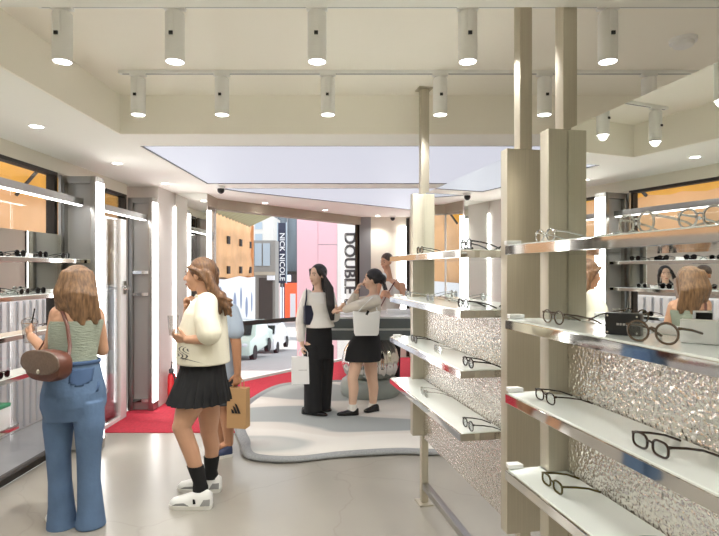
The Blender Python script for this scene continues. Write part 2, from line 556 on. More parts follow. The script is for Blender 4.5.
t = thing('hoarding_fence', 'white hoarding with grey blue leaf prints below the far orange tarpaulin', 'fence')
mb = MB(); mb.loft([[Vector((-6.0, Y, gz(Y) - .15)), Vector((-6.0, Y, 1.25 + .06 * math.sin(Y))), Vector((-6.04, Y, 1.25 + .06 * math.sin(Y))), Vector((-6.04, Y, gz(Y) - .15))] for Y in (12, 15, 18, 21, 24, 27, 29, 31)])
mb.build('panel', FENCEW, t, auto=20)
for i in range(11):
    Y = 16.5 + i * 1.35
    mb = MB(); mb.ell((-6.0, Y, .1 + (i % 3) * .25 - .05 * i), (.02, .22 + .1 * (i % 2), .55)); mb.build('leaf_print', BLOTCH, t)
t = thing('panel_fence', 'low white ribbed panel fence just outside the left shop window', 'fence')
for i in range(8):
    y0 = 2.0 + i * .75
    mb = MB(); mb.bx(-3.74, -3.70, y0, y0 + .74, -.12, 1.30)
    for k in range(6): mb.bx(-3.70, -3.685, y0 + .05 + k * .12, y0 + .08 + k * .12, -.1, 1.28)
    mb.build('panel', RIBBED, t, smooth=False)

# parked cars
CARW = mat('white_car_paint', hexc(236, 236, 238), 0.2, coat=.6)
CARG = mat('pale_mint_car_paint', hexc(206, 224, 214), 0.25, coat=.6)
CARGL = mat('dark_car_glass', hexc(40, 46, 52), 0.08)
RUBBER = mat('black_rubber', hexc(26, 26, 28), 0.7)
RED = mat('red_plastic', hexc(205, 40, 44), 0.4)
def car(label, x, Y, m):
    t = thing('car', label, 'car', (x, Y, gz(Y)), R(-4), 'cars parked along the lane')
    prof = [(-1.9, .3), (-1.95, .62), (-1.85, .86), (-1.05, .98), (-.55, 1.42), (.9, 1.48), (1.6, 1.02), (1.92, .9), (1.95, .35)]
    mb = MB()
    rings = []
    for xx, k in ((-.82, .96), (-.80, 1.0), (-.66, 1.0), (.66, 1.0), (.80, 1.0), (.82, .96)):
        rings.append([Vector((xx * (1 if z < 1 else .86), y * k, z)) for y, z in prof])
    mb.loft(rings); mb.build('body', m, t, bevel=.02)
    mb = MB(); mb.loft([[Vector((s * .62, -1.06, 1.0)), Vector((s * .56, -.60, 1.38)), Vector((s * .56, -.63, 1.40)), Vector((s * .62, -1.12, 1.01))] for s in (-1, 1)]); mb.build('windscreen', CARGL, t)
    for s in (-1, 1):
        MB().ell((s * .58, -1.9, .70), (.14, .07, .08)).build('headlight', LENSPL, t)
        for y in (-1.2, 1.2):
            MB().cyl((s * .66, y, .31), (s * .84, y, .31), .31, n=20).build('wheel', RUBBER, t)
    mb = MB(); mb.bx(-.45, .45, -1.99, -1.93, .42, .56); mb.build('grille', BLACK, t)
LENSPL = mat('headlight_lens', hexc(225, 228, 232), 0.1)
car('white car parked nearest the street window, below the black belt', -4.95, 29.0, CARW)
car('pale mint car parked at the kerb behind the nearest white car', -4.95, 23.0, CARG)

# grey building with dark shop front, further down the lane
GREYB = mat('grey_concrete_facade', hexc(150, 146, 140), 0.7, var=.1)
WINB = mat('sky_reflecting_window', hexc(176, 190, 200), 0.1)
DKSHOP = mat('dark_shopfront', hexc(62, 54, 52), 0.5)
t = thing('grey_building', 'grey building with tall upper windows above a dark brown shopfront', 'building')
mb = MB(); mb.bx(-14, -5.62, 36, 37.5, -4, 3.6); mb.build('wall', GREYB, t)
for x in (-6.75, -6.2): 
    mb = MB(); mb.bx(x - .23, x + .23, 35.9, 35.98, 1.9, 3.4); mb.build('upper_window', WINB, t)
mb = MB(); mb.bx(-6.7, -5.8, 35.85, 35.98, -2.75, 1.1); mb.build('shopfront', DKSHOP, t)
mb = MB(); mb.bx(-6.1, -5.65, 35.5, 36, .95, 1.25); mb.build('shop_sign', FENCEW, t)
mb = MB(); mb.bx(-7.0, -5.62, 35.9, 36, 1.27, 1.5); mb.build('ledge', HEADBEAM, t)
o = thing('pale_building', 'tall cream white building rising behind the grey building', 'building')
mb = MB(); mb.bx(-12, -7.35, 46, 50, -4, 6.2); mb.build('wall', mat('cream_render', hexc(226, 222, 214), .7), o)
for z in (4.1, 5.1):
    MB().bx(-8.9, -8.3, 45.95, 46, z, z + .6).build('window', WINB, o)
# glass office with vertical sign
GLZ = mat('curtain_wall_glass', hexc(120, 132, 140), 0.15, var=.4, vscale=.4, stretch=(3, 1, .4))
t = thing('glass_office_building', 'grey glazed building with lit shopfronts behind the vertical navy sign', 'building')
mb = MB(); mb.bx(-10, -2, 52, 62, 1.4, 12); mb.build('curtain_wall', GLZ, t)
for k in range(9):
    mb = MB(); mb.bx(-10 + k, -9.9 + k, 51.9, 52, 1.4, 12); mb.build('mullion', GREYJ, t)
mb = MB(); mb.bx(-10, -2, 50.76, 62, -4, 1.2); mb.build('shop_wall', DKSHOP, t)
mb = MB(); mb.bx(-8.2, -2, 51, 52.5, 1.2, 1.5); mb.build('shop_canopy', DARKFRAME, t)
SIGNO = mat('orange_red_sign', hexc(228, 84, 50), 0.5, emit=hexc(228, 84, 50), strength=.35)
SIGNW = mat('lit_white_sign', hexc(214, 222, 244), 0.5, emit=hexc(205, 218, 246), strength=.5)
for nm, x0, x1, z0, z1, m, lab in (('lit_shop_sign', -7.85, -6.45, .55, 1.15, SIGNW, 'pale blue lit sign over the far red shopfront'),
                              ('poster_stand', -7.8, -7.12, -3.2, .0, SIGNW, 'white lit poster stand on the far street'),
                              ('banner_stand', -7.0, -5.85, -3.2, .4, SIGNO, 'orange red banner stand at the far shopfront')):
    o = MB().bx(x0, x1, 50.6, 50.75, z0, z1).build(nm, m); tag(o, lab, 'sign')
mb = MB(); mb.bx(-6.5, -6.0, 50.45, 50.59, -3.2, -.6); o = mb.build('menu_board', FENCEW); tag(o, 'white menu board standing in front of the orange banner stand', 'sign')
t = thing('vertical_shop_sign', 'tall navy vertical sign lettered NICK NICOLE on the far building', 'sign', (-6.05, 42.2, 2.3))
NAVY = mat('navy_sign', hexc(34, 40, 66), 0.4)
SIGNT = mat('white_letters', hexc(240, 240, 240), 0.5)
mb = MB(); mb.bx(-.30, .30, -.1, .1, -1.7, 3.0); mb.build('panel', NAVY, t)
MB().bx(-.05, .05, -.05, .05, -5.0, -1.76).build('post', GREYJ, t)
for s in (-1, 1):
    mb = MB(); mb.bx(s * .34 - .04, s * .34 + .04, -.13, .12, -1.75, 3.05); mb.build('side_frame', WINB, t)
text_mesh('lettering', 'NICK NICOLE', .56, SIGNT, t, .01, Matrix.Translation((0, -.12, .35)) @ Matrix.Rotation(R(90), 4, 'X') @ Matrix.Rotation(R(-90), 4, 'Z'), .006, 3.7)

# pink hoarding with the big vertical word
PINK = mat('pale_pink_panel', hexc(250, 205, 218), 0.5)
WHITEP = mat('white_panel', hexc(248, 248, 248), 0.5)
INK = mat('dark_grey_ink', hexc(66, 64, 68), 0.5)
t = thing('pink_hoarding', 'pale pink hoarding across the street with a white strip lettered DOUBLE', 'hoarding', (0, 0, 0))
Yp = 12.9
def pxx(px, Y=Yp): return (px - 359.5) / FPX * Y
mb = MB(); mb.bx(pxx(297), pxx(317.8), Yp, Yp + .12, -.7, 4.2); mb.build('pink_panel', PINK, t)
mb = MB(); mb.bx(pxx(318.1), pxx(337), Yp, Yp + .12, -.7, 2.22); mb.build('pink_panel', PINK, t)
mb = MB(); mb.bx(pxx(318.1), pxx(337), Yp, Yp + .12, 2.235, 4.2); mb.build('pink_panel', PINK, t)
mb = MB(); mb.bx(pxx(337.3), pxx(362), Yp - .01, Yp + .12, -.7, 4.2); mb.build('white_strip', WHITEP, t)
zc = lambda py: CAM_H - (py - HORIZON) / FPX * Yp
text_mesh('lettering', 'DOUBLE L', .40, INK, t, .004, Matrix.Translation((pxx(349.3), Yp - .02, (zc(232.5) + zc(306)) / 2)) @ Matrix.Rotation(R(90), 4, 'X') @ Matrix.Rotation(R(-90), 4, 'Z'), .012, zc(232.5) - zc(306))

# queue belt outside the street window
t = thing('queue_barrier', 'black belt queue barrier standing outside the slanted street window', 'barrier')
pa, pb = P(226, 325, 8.6), P(308, 318, 10.0)
for p in (pa, pb):
    mb = MB(); mb.cyl((p.x, p.y, gz(p.y) - .1), (p.x, p.y, p.z + .06), .03); mb.build('post', BLACK, t)
    mb = MB(); mb.cyl((p.x, p.y, gz(p.y) - .1), (p.x, p.y, gz(p.y) - .07), .16); mb.build('foot', BLACK, t)
mb = MB(); mb.bar(pa, pb, .006, .075); mb.build('belt', BLACK, t)
mid = pa.lerp(pb, .52); an = math.atan2((pb - pa).y, (pb - pa).x)

# ------------------------------------------------------------------ carpet and rug
REDC = mat('red_carpet', hexc(196, 46, 66), 0.95, var=0.25, vscale=30, bump=0.4, bscale=300)
pts = [(XL, 5.36), (-.5, 5.36), (.4, 6.6), (2.4, 6.6), (2.4, 9.95), (0.25, 9.95), (0.0, 9.93)]
q = [FA + FD * tt + FN * .05 for tt in (FL - .25, .1)]
pts = [(XL + .01, 5.36), (-.5, 5.36), (.4, 6.6), (2.4, 6.6), (2.4, 9.95), (.2, 9.95)] + [(v.x, v.y) for v in q] + [(-1.9, 7.2), (XL + .01, 7.1)]
o = MB().prism(pts, 0.0, .008).build('red_carpet', REDC, smooth=False)
tag(o, 'bright red carpet along the street window under the pillars', 'carpet')

def rug():
    out = [(-1.10, 4.96), (-1.03, 4.70), (-.90, 4.55), (-.58, 4.50), (-.17, 4.62), (.35, 4.70), (.79, 4.68), (1.5, 4.8), (1.95, 5.4), (1.9, 6.6), (1.2, 7.5),
           (.4, 7.78), (-.38, 7.76), (-.85, 7.66), (-1.17, 7.42), (-1.36, 6.7), (-1.40, 5.95), (-1.24, 5.35)]
    n = len(out); fine = []
    for i in range(n):
        p0, p1, p2, p3 = [Vector(out[(i + k) % n]) for k in (-1, 0, 1, 2)]
        for s in range(6):
            t = s / 6
            fine.append(.5 * ((2 * p1) + (p2 - p0) * t + (2 * p0 - 5 * p1 + 4 * p2 - p3) * t * t + (3 * p1 - p0 - 3 * p2 + p3) * t ** 3))
    c = Vector((.2, 6.1))
    def ring(off, z):
        return [Vector((p.x + (c - p).normalized().x * off, p.y + (c - p).normalized().y * off, z)) for p in fine]
    m = bpy.data.materials.new('tufted_wool'); m.use_nodes = True
    t = m.node_tree; b = t.nodes['Principled BSDF']; b.inputs['Roughness'].default_value = .95
    tc = t.nodes.new('ShaderNodeTexCoord')
    mp = t.nodes.new('ShaderNodeMapping'); mp.inputs['Scale'].default_value = (.42, 1.0, 1); mp.inputs['Rotation'].default_value = (0, 0, R(-14))
    mp.inputs['Location'].default_value = (.3, .95, 0)
    nz = t.nodes.new('ShaderNodeTexNoise'); nz.inputs['Scale'].default_value = .95; nz.inputs['Detail'].default_value = 1.5
    t.links.new(tc.outputs['Object'], mp.inputs['Vector']); t.links.new(mp.outputs['Vector'], nz.inputs['Vector'])
    rp = t.nodes.new('ShaderNodeValToRGB'); rp.color_ramp.interpolation = 'LINEAR'
    e = rp.color_ramp.elements
    e[0].position = .40; e[0].color = hexc(158, 162, 160)
    e[1].position = .42; e[1].color = hexc(208, 203, 195)
    for ps, cc in ((.47, hexc(214, 208, 199)), (.49, hexc(222, 218, 210)), (.56, hexc(218, 213, 205)), (.60, hexc(184, 186, 182)), (.68, hexc(200, 198, 193))):
        x = e.new(ps); x.color = cc
    t.links.new(nz.outputs['Fac'], rp.inputs['Fac']); t.links.new(rp.outputs['Color'], b.inputs['Base Color'])
    n2 = t.nodes.new('ShaderNodeTexNoise'); n2.inputs['Scale'].default_value = 160
    bp = t.nodes.new('ShaderNodeBump'); bp.inputs['Strength'].default_value = .5; bp.inputs['Distance'].default_value = .01
    t.links.new(tc.outputs['Object'], n2.inputs['Vector']); t.links.new(n2.outputs['Fac'], bp.inputs['Height']); t.links.new(bp.outputs['Normal'], b.inputs['Normal'])
    EDGE = mat('grey_shag_border', hexc(166, 168, 168), 0.95, var=.3, vscale=90, bump=.6, bscale=120)
    r = thing('rug', 'large organic shaped grey rug with blue grey waves and a thick border', 'rug')
    mb = MB(); mb.loft([ring(.07, .010), ring(.08, .030), ring(.5, .031), ring(1.0, .031)]); mb.build('pile', m, r, auto=180)
    mb = MB(); rings = [ring(0.01, .009), ring(0, .022), ring(.03, .042), ring(.09, .040), ring(.11, .028)]
    mb.loft(rings, cap=False); mb.build('border', EDGE, r, auto=180)
rug()

# ------------------------------------------------------------------ display partition: two shelving bays
SX, SY, SA = .47, 3.64, R(11.09)
ROT = Matrix.Translation((SX, SY, 0)) @ Matrix.Rotation(SA, 4, 'Z')
def s_at(px, xl):
    k = (px - 359.5) / FPX
    return (SX + .9814 * xl - k * (SY + .1923 * xl)) / (.1923 + .9814 * k)
TOPS = [1.715, 1.437, 1.160, .872]
def bay(label, pil, s0, s1, sh0, sh1, floor_leg, endleg):
    t = thing('display_shelving', label, 'display shelf', (SX, SY, 0), SA)
    for s in pil:
        pl = MB().bx(-.09, .09, s - .03, s + .03, .48, 2.145).build('pilaster', METAL, t, bevel=.002)
        MB().bx(-.0285, .0285, s - .028, s + .028, 2.146, ZC - .008 if s > -5 else ZS).build('post', METAL, t, bevel=.002)
        MB().bx(-.05, .05, s - .05, s + .05, ZC - .008, ZC).build('ceiling_plate', METAL, t)
        MB().bx(-.024, .024, s - .024, s + .024, .012, .479).build('leg', METAL, t, bevel=.002)
        MB().bx(-.05, .05, s - .06, s + .06, .0, .012).build('foot_plate', METAL, t, bevel=.002)
    MB().bx(-.012, .012, s0, s1, 1.40, 2.145).build('mirror', MIRROR, t, smooth=False)
    MB().bx(-.014, .014, s0, s1, .46, 1.398).build('hammered_panel', HAMMER, t, smooth=False)
    MB().bx(-.022, .022, s0, s1, .11, .15).build('floor_rail', METAL_G, t, bevel=.003)
    for k, z in enumerate(TOPS):
        pts = [(-.235, sh0), (-.016, sh0)]
        for s in sorted(pil):
            if sh0 < s < sh1: pts += [(-.016, s - .032), (-.092, s - .032), (-.092, s + .032), (-.016, s + .032)]
        pts += [(-.016, sh1), (-.235, sh1)]
        sh = MB().prism(pts, z - .038, z - .004).build('shelf', CHROME, t, smooth=False, bevel=.0015)
        pt2 = [(-.222 if p[0] == -.235 else p[0] - .004, p[1]) for p in pts]
        MB().prism(pt2, z - .004, z).build('glass_top', SHELFTOP, sh, smooth=False)
    return t
bayA = bay('far bay of steel display shelving with mirror and hammered panel, nearest the rug', [.11, -1.294], -1.26, .078, -1.15, .15, True, True)
bayB = bay('near bay of steel display shelving with mirror and hammered panel, filling the right side', [-1.627, -3.85], -3.82, -1.66, -3.7, -1.60, True, True)

# ------------------------------------------------------------------ track lamps, downlights
XS = [-1.40, -.87, -.20, .51, 1.17, 1.83]
def spot_lamp():
    t = thing('track_spotlight', 'x', 'ceiling spotlight', (0, 0, 0), 0, 'white cylinder track spotlights')
    MB().bx(-.05, .05, -.016, .016, -.018, -.002).build('adaptor', WHITEPAINT, t, bevel=.002)
    MB().cyl((0, 0, -.075), (0, 0, -.018), .009).build('stem', WHITEPAINT, t)
    mb = MB(); mb.bx(-.012, .012, -.052, -.046, -.155, -.04); mb.build('bracket', WHITEPAINT, t, bevel=.001)
    MB().lathe([(.001, -.03), (.040, -.03), (.0445, -.036), (.0445, -.258), (.0395, -.262), (.0395, -.248), (.001, -.248)], n=32).build('body', WHITEPAINT, t)
    MB().lathe([(.001, -.252), (.039, -.252), (.039, -.257), (.001, -.257)], n=24).build('lens', LAMPM, t)
    mb = MB(); mb.bx(-.009, .009, -.060, -.053, -.155, -.139); mb.build('clip', BLACK, t)
    l = bpy.data.lights.new('spot', 'SPOT'); l.energy = SPOT_W; l.spot_size = R(160); l.spot_blend = 1.0; l.shadow_soft_size = .03; l.color = (1, .985, .94)
    o = bpy.data.objects.new('spot', l); COL.objects.link(o); o.parent = t; o.location = (0, 0, -.268)
    return t
ORD = ['first', 'second', 'third', 'fourth', 'fifth', 'sixth']
proto = None
for row, Y, nm in ((0, 2.54, 'row nearest the camera'), (1, 3.41, 'row along the visible track'), (2, .2, 'unseen added row above the camera'), (3, -1.4, 'unseen added row behind the camera')):  # the last two rows are unseen lamps added to brighten the room
    for i, x in enumerate(XS):
        if row == 0 and i == 5: continue
        z = ZC - .018 if row < 2 else ZS - .001
        lab = '%s white cylinder spotlight from the left, in the %s' % (ORD[i], nm)
        if proto is None: proto = spot_lamp(); o = proto; o.location = (x, Y, z); o['label'] = lab
        else: o = copy_tree(proto, (x, Y, z), 0, lab)
    if row < 2:
        tr = MB().bx(-1.52, XR - .3, Y - .018, Y + .018, ZC - .020, ZC).build('lighting_track', WHITEPAINT)
        tag(tr, 'long white lighting track on the ceiling, %s' % ('at the near edge of the recess' if row == 0 else 'across the middle of the recess'), 'lighting track')
        g = MB().bx(-1.5, XR - .32, Y - .005, Y + .005, ZC - .0208, ZC - .020).build('slot', BLACK, tr)
def downlight(x, y, label):
    t = thing('downlight', label, 'ceiling downlight', (x, y, ZS), 0, 'recessed downlights')
    MB().lathe([(.042, -.004), (.052, -.004), (.052, 0), (.042, 0), (.042, -.004)], n=24, cap=False).build('ring', WHITEPAINT, t)
    MB().lathe([(.001, -.003), (.041, -.003), (.041, -.0005), (.001, -.0005)], n=24).build('lens', LAMPM, t)
    l = bpy.data.lights.new('spot', 'SPOT'); l.energy = DOWN_W; l.spot_size = R(120); l.spot_blend = .9; l.shadow_soft_size = .03; l.color = (1, .985, .94)
    o = bpy.data.objects.new('spot', l); COL.objects.link(o); o.parent = t; o.location = (0, 0, -.02)
for x, y, lab in ((-2.2, 3.67, 'recessed downlight in the left soffit nearest the camera'), (-2.22, 4.94, 'recessed downlight in the left soffit above the first pillar'),
                  (-2.2, 6.1, 'recessed downlight in the left soffit above the second pillar'), (-1.38, 7.88, 'recessed downlight at the left end of the street window soffit'),
                  (-.56, 8.8, 'recessed downlight in the middle of the street window soffit'), (.33, 9.75, 'recessed downlight by the wall past the street window'),
                  (-2.2, 2.2, 'recessed downlight in the left soffit behind the camera')):
    downlight(x, y, lab)
t = thing('smoke_detector', 'round white smoke detector on the ceiling at right', 'smoke detector', (1.765, 2.94, ZC))
MB().lathe([(.001, -.05), (.03, -.05), (.05, -.04), (.055, -.02), (.001, -.02)], n=24).build('sensor', WHITEPAINT, t)
MB().lathe([(.001, -.02), (.068, -.02), (.07, 0), (.001, 0)], n=24).build('base', WHITEPAINT, t)
def camera_dome(x, y, z, label, wall=False):
    t = thing('security_camera', label, 'security camera', (x, y, z))
    MB().lathe([(.001, -.03), (.05, -.03), (.055, 0), (.001, 0)], n=24).build('base', WHITEPAINT, t)
    MB().ell((0, 0, -.045), (.042, .042, .045)).build('dome', BLACK, t)
camera_dome(-1.62, 6.3, ZS, 'black dome security camera hanging from the thin ceiling strip')
camera_dome(.60, 9.75, ZS - .0, 'black dome security camera on the soffit past the street window')

# ------------------------------------------------------------------ left side pillars, shelves, light bars
def pillar(label, y0, xe, d, shelves):
    t = thing('display_pillar', label, 'pillar')
    xa = XL + .005
    b = .012
    # frame: two stiles, head, sill, back panel set in
    MB().bx(xa, xa + .055, y0, y0 + d, b, 2.45).build('stile', METAL_G, t, bevel=.002)
    MB().bx(xe - .06, xe - .014, y0, y0 + d, b, 2.45).build('stile', METAL_G, t, bevel=.002)
    MB().bx(xa + .056, xe - .061, y0 + .045, y0 + d, b, 2.449).build('back_panel', GREYPAINT, t, smooth=False)
    MB().bx(xa + .056, xe - .061, y0 + .001, y0 + .044, 2.39, 2.449).build('head_rail', METAL_G, t)
    for z in shelves:
        MB().bx(xa + .056, xe - .061, y0 + .004, y0 + .044, z - .035, z).build('shelf', CHROME, t)
    MB().bx(xe - .0135, xe, y0 + .012, y0 + d - .012, .1, 2.40).build('light_strip', LEDM, t, smooth=False)
    MB().bx(xe - .0135, xe - .002, y0, y0 + d, .012, .098).build('plinth', METAL_G, t)
    return t
pillar('grey steel pillar with a bright light strip beside the woman in jeans', 4.76, -2.318, .15, TOPS)
pillar('grey steel pillar with a bright light strip standing on the red carpet', 6.17, -2.36, .15, [1.61, 1.36, .14])
t = thing('mirror_column', 'mirror faced column with a thin light strip beside the street window', 'mirror', (0, 0, 0))
MB().bx(-2.352, -1.945, 6.87, 6.902, .012, ZS - .002).build('core', PINKW, t, smooth=False)
MB().bx(-2.335, -1.945, 6.86, 6.869, .012, ZS - .002).build('mirror', MIRROR, t, smooth=False)
MB().bx(-2.36, -2.336, 6.845, 6.869, .012, 2.42).build('light_strip', LEDM, t, smooth=False)
t = thing('led_light_column', 'narrow LED light strip on the corner left of the street window', 'light', (0, 0, 0))
MB().bx(-1.943, -1.893, 6.87, 6.90, .05, 2.38).build('diffuser', LEDM, t, smooth=False)

def wall_shelving(label, y0, y1):
    t = thing('wall_shelving', label, 'display shelf')
    for z in TOPS:
        sh = MB().bx(-2.60, -2.42, y0, y1, z - .036, z - .004).build('shelf', CHROME, t, smooth=False, bevel=.0015)
        MB().bx(-2.60, -2.43, y0 + .005, y1 - .005, z - .004, z).build('glass_top', SHELFTOP, sh, smooth=False)
    MB().bx(-2.64, -2.63, y0, y1, TOPS[1] - .03, 1.93).build('mirror', MIRROR, t, smooth=False)
    MB().bx(-2.60, -2.40, 3.2, 3.80, .504, .54).build('shelf', CHROME, t, smooth=False, bevel=.0015)
    for y in (y0 + .02, y1 - .04):
        MB().bx(-2.628, -2.602, y, y + .025, .012, 2.45).build('upright', METAL_G, t)
    return t
wall_shelving('mirror backed steel wall shelving in the left window before the first pillar', 2.3, 4.74)
def light_bar(label, y0, y1):
    t = thing('light_bar', label, 'light')
    MB().bx(-2.48, -2.43, y0, y1, 2.19, 2.25).build('housing', METAL_G, t, bevel=.003)
    MB().bx(-2.475, -2.435, y0 + .01, y1 - .01, 2.183, 2.1895).build('diffuser', LEDM, t, smooth=False)
    for y in (y0 + .2, y1 - .2):
        MB().bx(-2.655, -2.481, y, y + .02, 2.21, 2.23).build('bracket', METAL_G, t)
light_bar('grey light bar across the left window above the sunglasses shelf', 2.3, 4.745)
light_bar('grey light bar between the two steel pillars', 4.925, 6.16)
# door leaf between the pillars
t = thing('glass_door', 'narrow white framed glass door leaf with a steel handle between the pillars', 'door')
MB().bx(-2.60, -2.56, 5.78, 5.92, .01, 2.17).build('stile', WHITEPAINT, t, bevel=.003)
MB().bx(-2.585, -2.575, 4.98, 5.779, .05, 2.17).build('pane', GLASS, t, smooth=False)
MB().bx(-2.595, -2.565, 4.98, 5.779, .01, .049).build('rail', WHITEPAINT, t)
h = MB().tube([(-2.55, 5.86, 1.42), (-2.51, 5.86, 1.42), (-2.50, 5.85, 1.43), (-2.50, 5.70, 1.45)], .012).build('handle', CHROME, t)
MB().bx(-2.559, -2.548, 5.82, 5.90, 1.36, 1.50).build('handle_plate', CHROME, t)
# fire extinguisher
t = thing('fire_extinguisher', 'small red fire extinguisher on the red carpet by the pink white wall', 'fire extinguisher', (-2.29, 6.58, .008))
MB().lathe([(.001, 0), (.05, 0), (.052, .01), (.052, .30), (.04, .345), (.018, .36), (.001, .36)], n=20).build('cylinder', RED, t)
MB().bx(-.02, .02, -.05, .03, .362, .41).build('valve', BLACK, t, bevel=.004)
MB().tube([(0, -.04, .40), (.03, -.09, .46), (.02, -.06, .50)], .008).build('handle', BLACK, t)
MB().tube([(.02, -.05, .39), (.06, -.08, .3), (.06, -.06, .15)], .009).build('hose', BLACK, t)

# ------------------------------------------------------------------ display counter
STONE = mat('grey_green_stone', hexc(150, 158, 152), 0.35, var=.12, vscale=5)
SLATE = mat('grey_green_lacquer', hexc(92, 100, 100), 0.3)
TOPW = mat('pale_countertop', hexc(222, 224, 222), 0.25)
t = thing('display_counter', 'oval counter with layered grey top on a chrome dome and stone base', 'counter', (.14, 6.92, 0))
def rr(x0, x1, y0, y1, r, n=8):
    p = []
    for cx, cy, a0 in ((x1 - r, y1 - r, 0), (x0 + r, y1 - r, 90), (x0 + r, y0 + r, 180), (x1 - r, y0 + r, 270)):
        for k in range(n + 1):
            a = R(a0 + 90 * k / n); p.append((cx + r * math.cos(a), cy + r * math.sin(a)))
    return p
MB().prism(rr(-.55, .95, -.52, .5, .1), .785, .90).build('lower_slab', SLATE, t, bevel=.006)
MB().prism(rr(-.53, .93, -.50, .48, .1), .901, .925).build('spacer', TOPW, t)
MB().prism(rr(-.55, .95, -.52, .5, .1), .926, 1.04).build('upper_slab', SLATE, t, bevel=.006)
MB().prism(rr(-.54, .94, -.51, .49, .1), 1.041, 1.065).build('countertop', TOPW, t, bevel=.003)
MB().lathe([(.001, .034), (.36, .034), (.385, .08), (.39, .14), (.365, .22), (.33, .245), (.001, .245)], n=40).build('base', STONE, t)
prof = [(.24, .246), (.31, .3), (.345, .40), (.345, .5), (.32, .6), (.26, .70), (.20, .784)]
rings = []
for r, z in prof:
    rings.append([Vector((r * (1 + .06 * math.cos(18 * a)) * math.cos(a), r * (1 + .06 * math.cos(18 * a)) * math.sin(a), z)) for a in [2 * math.pi * k / 144 for k in range(144)]])
MB().loft(rings).build('fluted_dome', CHROME, t, auto=80)
PAPER = mat('white_card', hexc(238, 238, 236), 0.6)
for x, y, sx, sy, h, nm, lab in ((-.18, 6.75, .22, .16, .02, 'tray', 'white tray at the near left edge of the counter'), (.50, 6.9, .30, .2, .05, 'display_box', 'pale flat box at the right of the counter top'),
                             (.1, 7.1, .2, .14, .03, 'tray', 'white tray in front of the staff member')):
    o = MB().bx(x - sx / 2, x + sx / 2, y - sy / 2, y + sy / 2, 1.0655, 1.0655 + h).build(nm, PAPER, bevel=.003); tag(o, lab, 'tray' if nm == 'tray' else 'box')
# ------------------------------------------------------------------ eyewear and boxes on the shelves
FRAMES = {
    'black': mat('black_acetate', hexc(20, 19, 20), 0.18),
    'tortoise': mat('dark_brown_acetate', hexc(52, 34, 26), 0.18, var=.4, vscale=60),
    'olive': mat('olive_acetate', hexc(86, 78, 40), 0.2, var=.3, vscale=60),
    'clear': mat('clear_acetate', hexc(226, 226, 220), 0.08, spec=.8),
    'brown': mat('smoky_brown_acetate', hexc(92, 76, 62), 0.15),
    'silver': mat('thin_silver_wire', hexc(200, 200, 200), 0.15, 1.0),
    'blue': mat('deep_blue_acetate', hexc(36, 56, 96), 0.15),
}
FRAMES['clear'].node_tree.nodes['Principled BSDF'].inputs['Transmission Weight'].default_value = .7
def rim_pts(cx, cz, w_, h_, p, n=28):
    out = []
    for k in range(n):
        a = 2 * math.pi * k / n
        c, s = math.cos(a), math.sin(a)
        out.append(Vector((cx + w_ / 2 * math.copysign(abs(c) ** (2 / p), c), 0, cz + h_ / 2 * math.copysign(abs(s) ** (2 / p), s))))
    return out
def eyewear(label, loc, rz, mkey, group, lens=None, w_=.052, h_=.043, p=2.3, r=.0025, k=1.0, cat='glasses', open_=1.0):
    """front faces local -y, the temples reach back along +y and touch the shelf at their tips"""
    m = FRAMES[mkey]; lens = lens or LENSG
    t = thing('sunglasses' if cat == 'sunglasses' else 'eyeglasses', label, cat, loc, rz, group)
    t.scale = (k, k, k)
    cx = w_ / 2 + .0095; cz = h_ / 2 + r
    mb = MB()
    for s in (-1, 1): mb.tube(rim_pts(s * cx, cz, w_, h_, p), r, 8, closed=True)
    mb.tube([(-.0105, 0, cz + h_ * .16), (0, -.002, cz + h_ * .24), (.0105, 0, cz + h_ * .16)], r * .9)
    for s in (-1, 1): mb.bx(s * (cx + w_ / 2) - .004 * (s < 0) - .0005, s * (cx + w_ / 2) + .004 * (s > 0) + .0005, -.001, .005, cz + h_ * .22, cz + h_ * .22 + .007)
    mb.build('front_frame', m, t)
    for s in (-1, 1):
        pts = rim_pts(s * cx, cz, w_ - r, h_ - r, p)
        mb = MB(); a = [v + Vector((0, -.0008, 0)) for v in pts]; b = [v + Vector((0, .0008, 0)) for v in pts]
        mb.loft([a, b]); mb.build('lens', lens, t)
        x = s * (cx + w_ / 2 + .003); zt = cz + h_ * .22 + .0035
        MB().tube([(x, .005, zt), (x, .05, zt * .86), (x * .985, .095, zt * .62), (x * .96, .125, zt * .30), (x * .93, .142, .0035)], [r * 1.1, r * 1.1, r * 1.0, r * 1.15, r * 1.15], 8, 1.0).build('temple', m, t)
        MB().ell((s * .007, .005, cz - .001), (.0025, .003, .005), nu=8, nv=6).build('nose_pad', LENSPL, t)
    return t
def on_shelf(px, xl, k):
    s = s_at(px, xl)
    v = ROT @ Vector((xl, s, TOPS[k]))
    return v + Vector((0, 0, .0006))
FACE = SA - R(90)      # facing the aisle
G1, G2 = 'spectacles on the far bay shelves', 'spectacles on the near bay shelves'
def sh(px, k, key, label, g, xl=-.17, dr=0.0, **kw):
    return eyewear(label, on_shelf(px, xl, k), FACE + R(dr), key, g, **kw)
sh(420, 0, 'black', 'small black framed glasses at the far end of the far bay top shelf', G1, p=2.2)
sh(466, 0, 'black', 'thick black framed glasses on the far bay top shelf beside the steel pilaster', G1, r=.0034, h_=.046)
sh(408, 1, 'clear', 'clear framed glasses at the far end of the far bay second shelf', G1)
sh(430, 1, 'clear', 'clear framed glasses in the middle of the far bay second shelf', G1, xl=-.18)
sh(463, 1, 'black', 'bold black round glasses at the near end of the far bay second shelf', G1, xl=-.19, r=.003, p=2.0)
sh(414, 2, 'tortoise', 'dark brown glasses at the far end of the far bay third shelf', G1)
sh(438, 2, 'clear', 'clear framed glasses in the middle of the far bay third shelf', G1)
sh(468, 2, 'black', 'bold black round glasses at the near end of the far bay third shelf', G1, xl=-.17, r=.003, p=2.1)
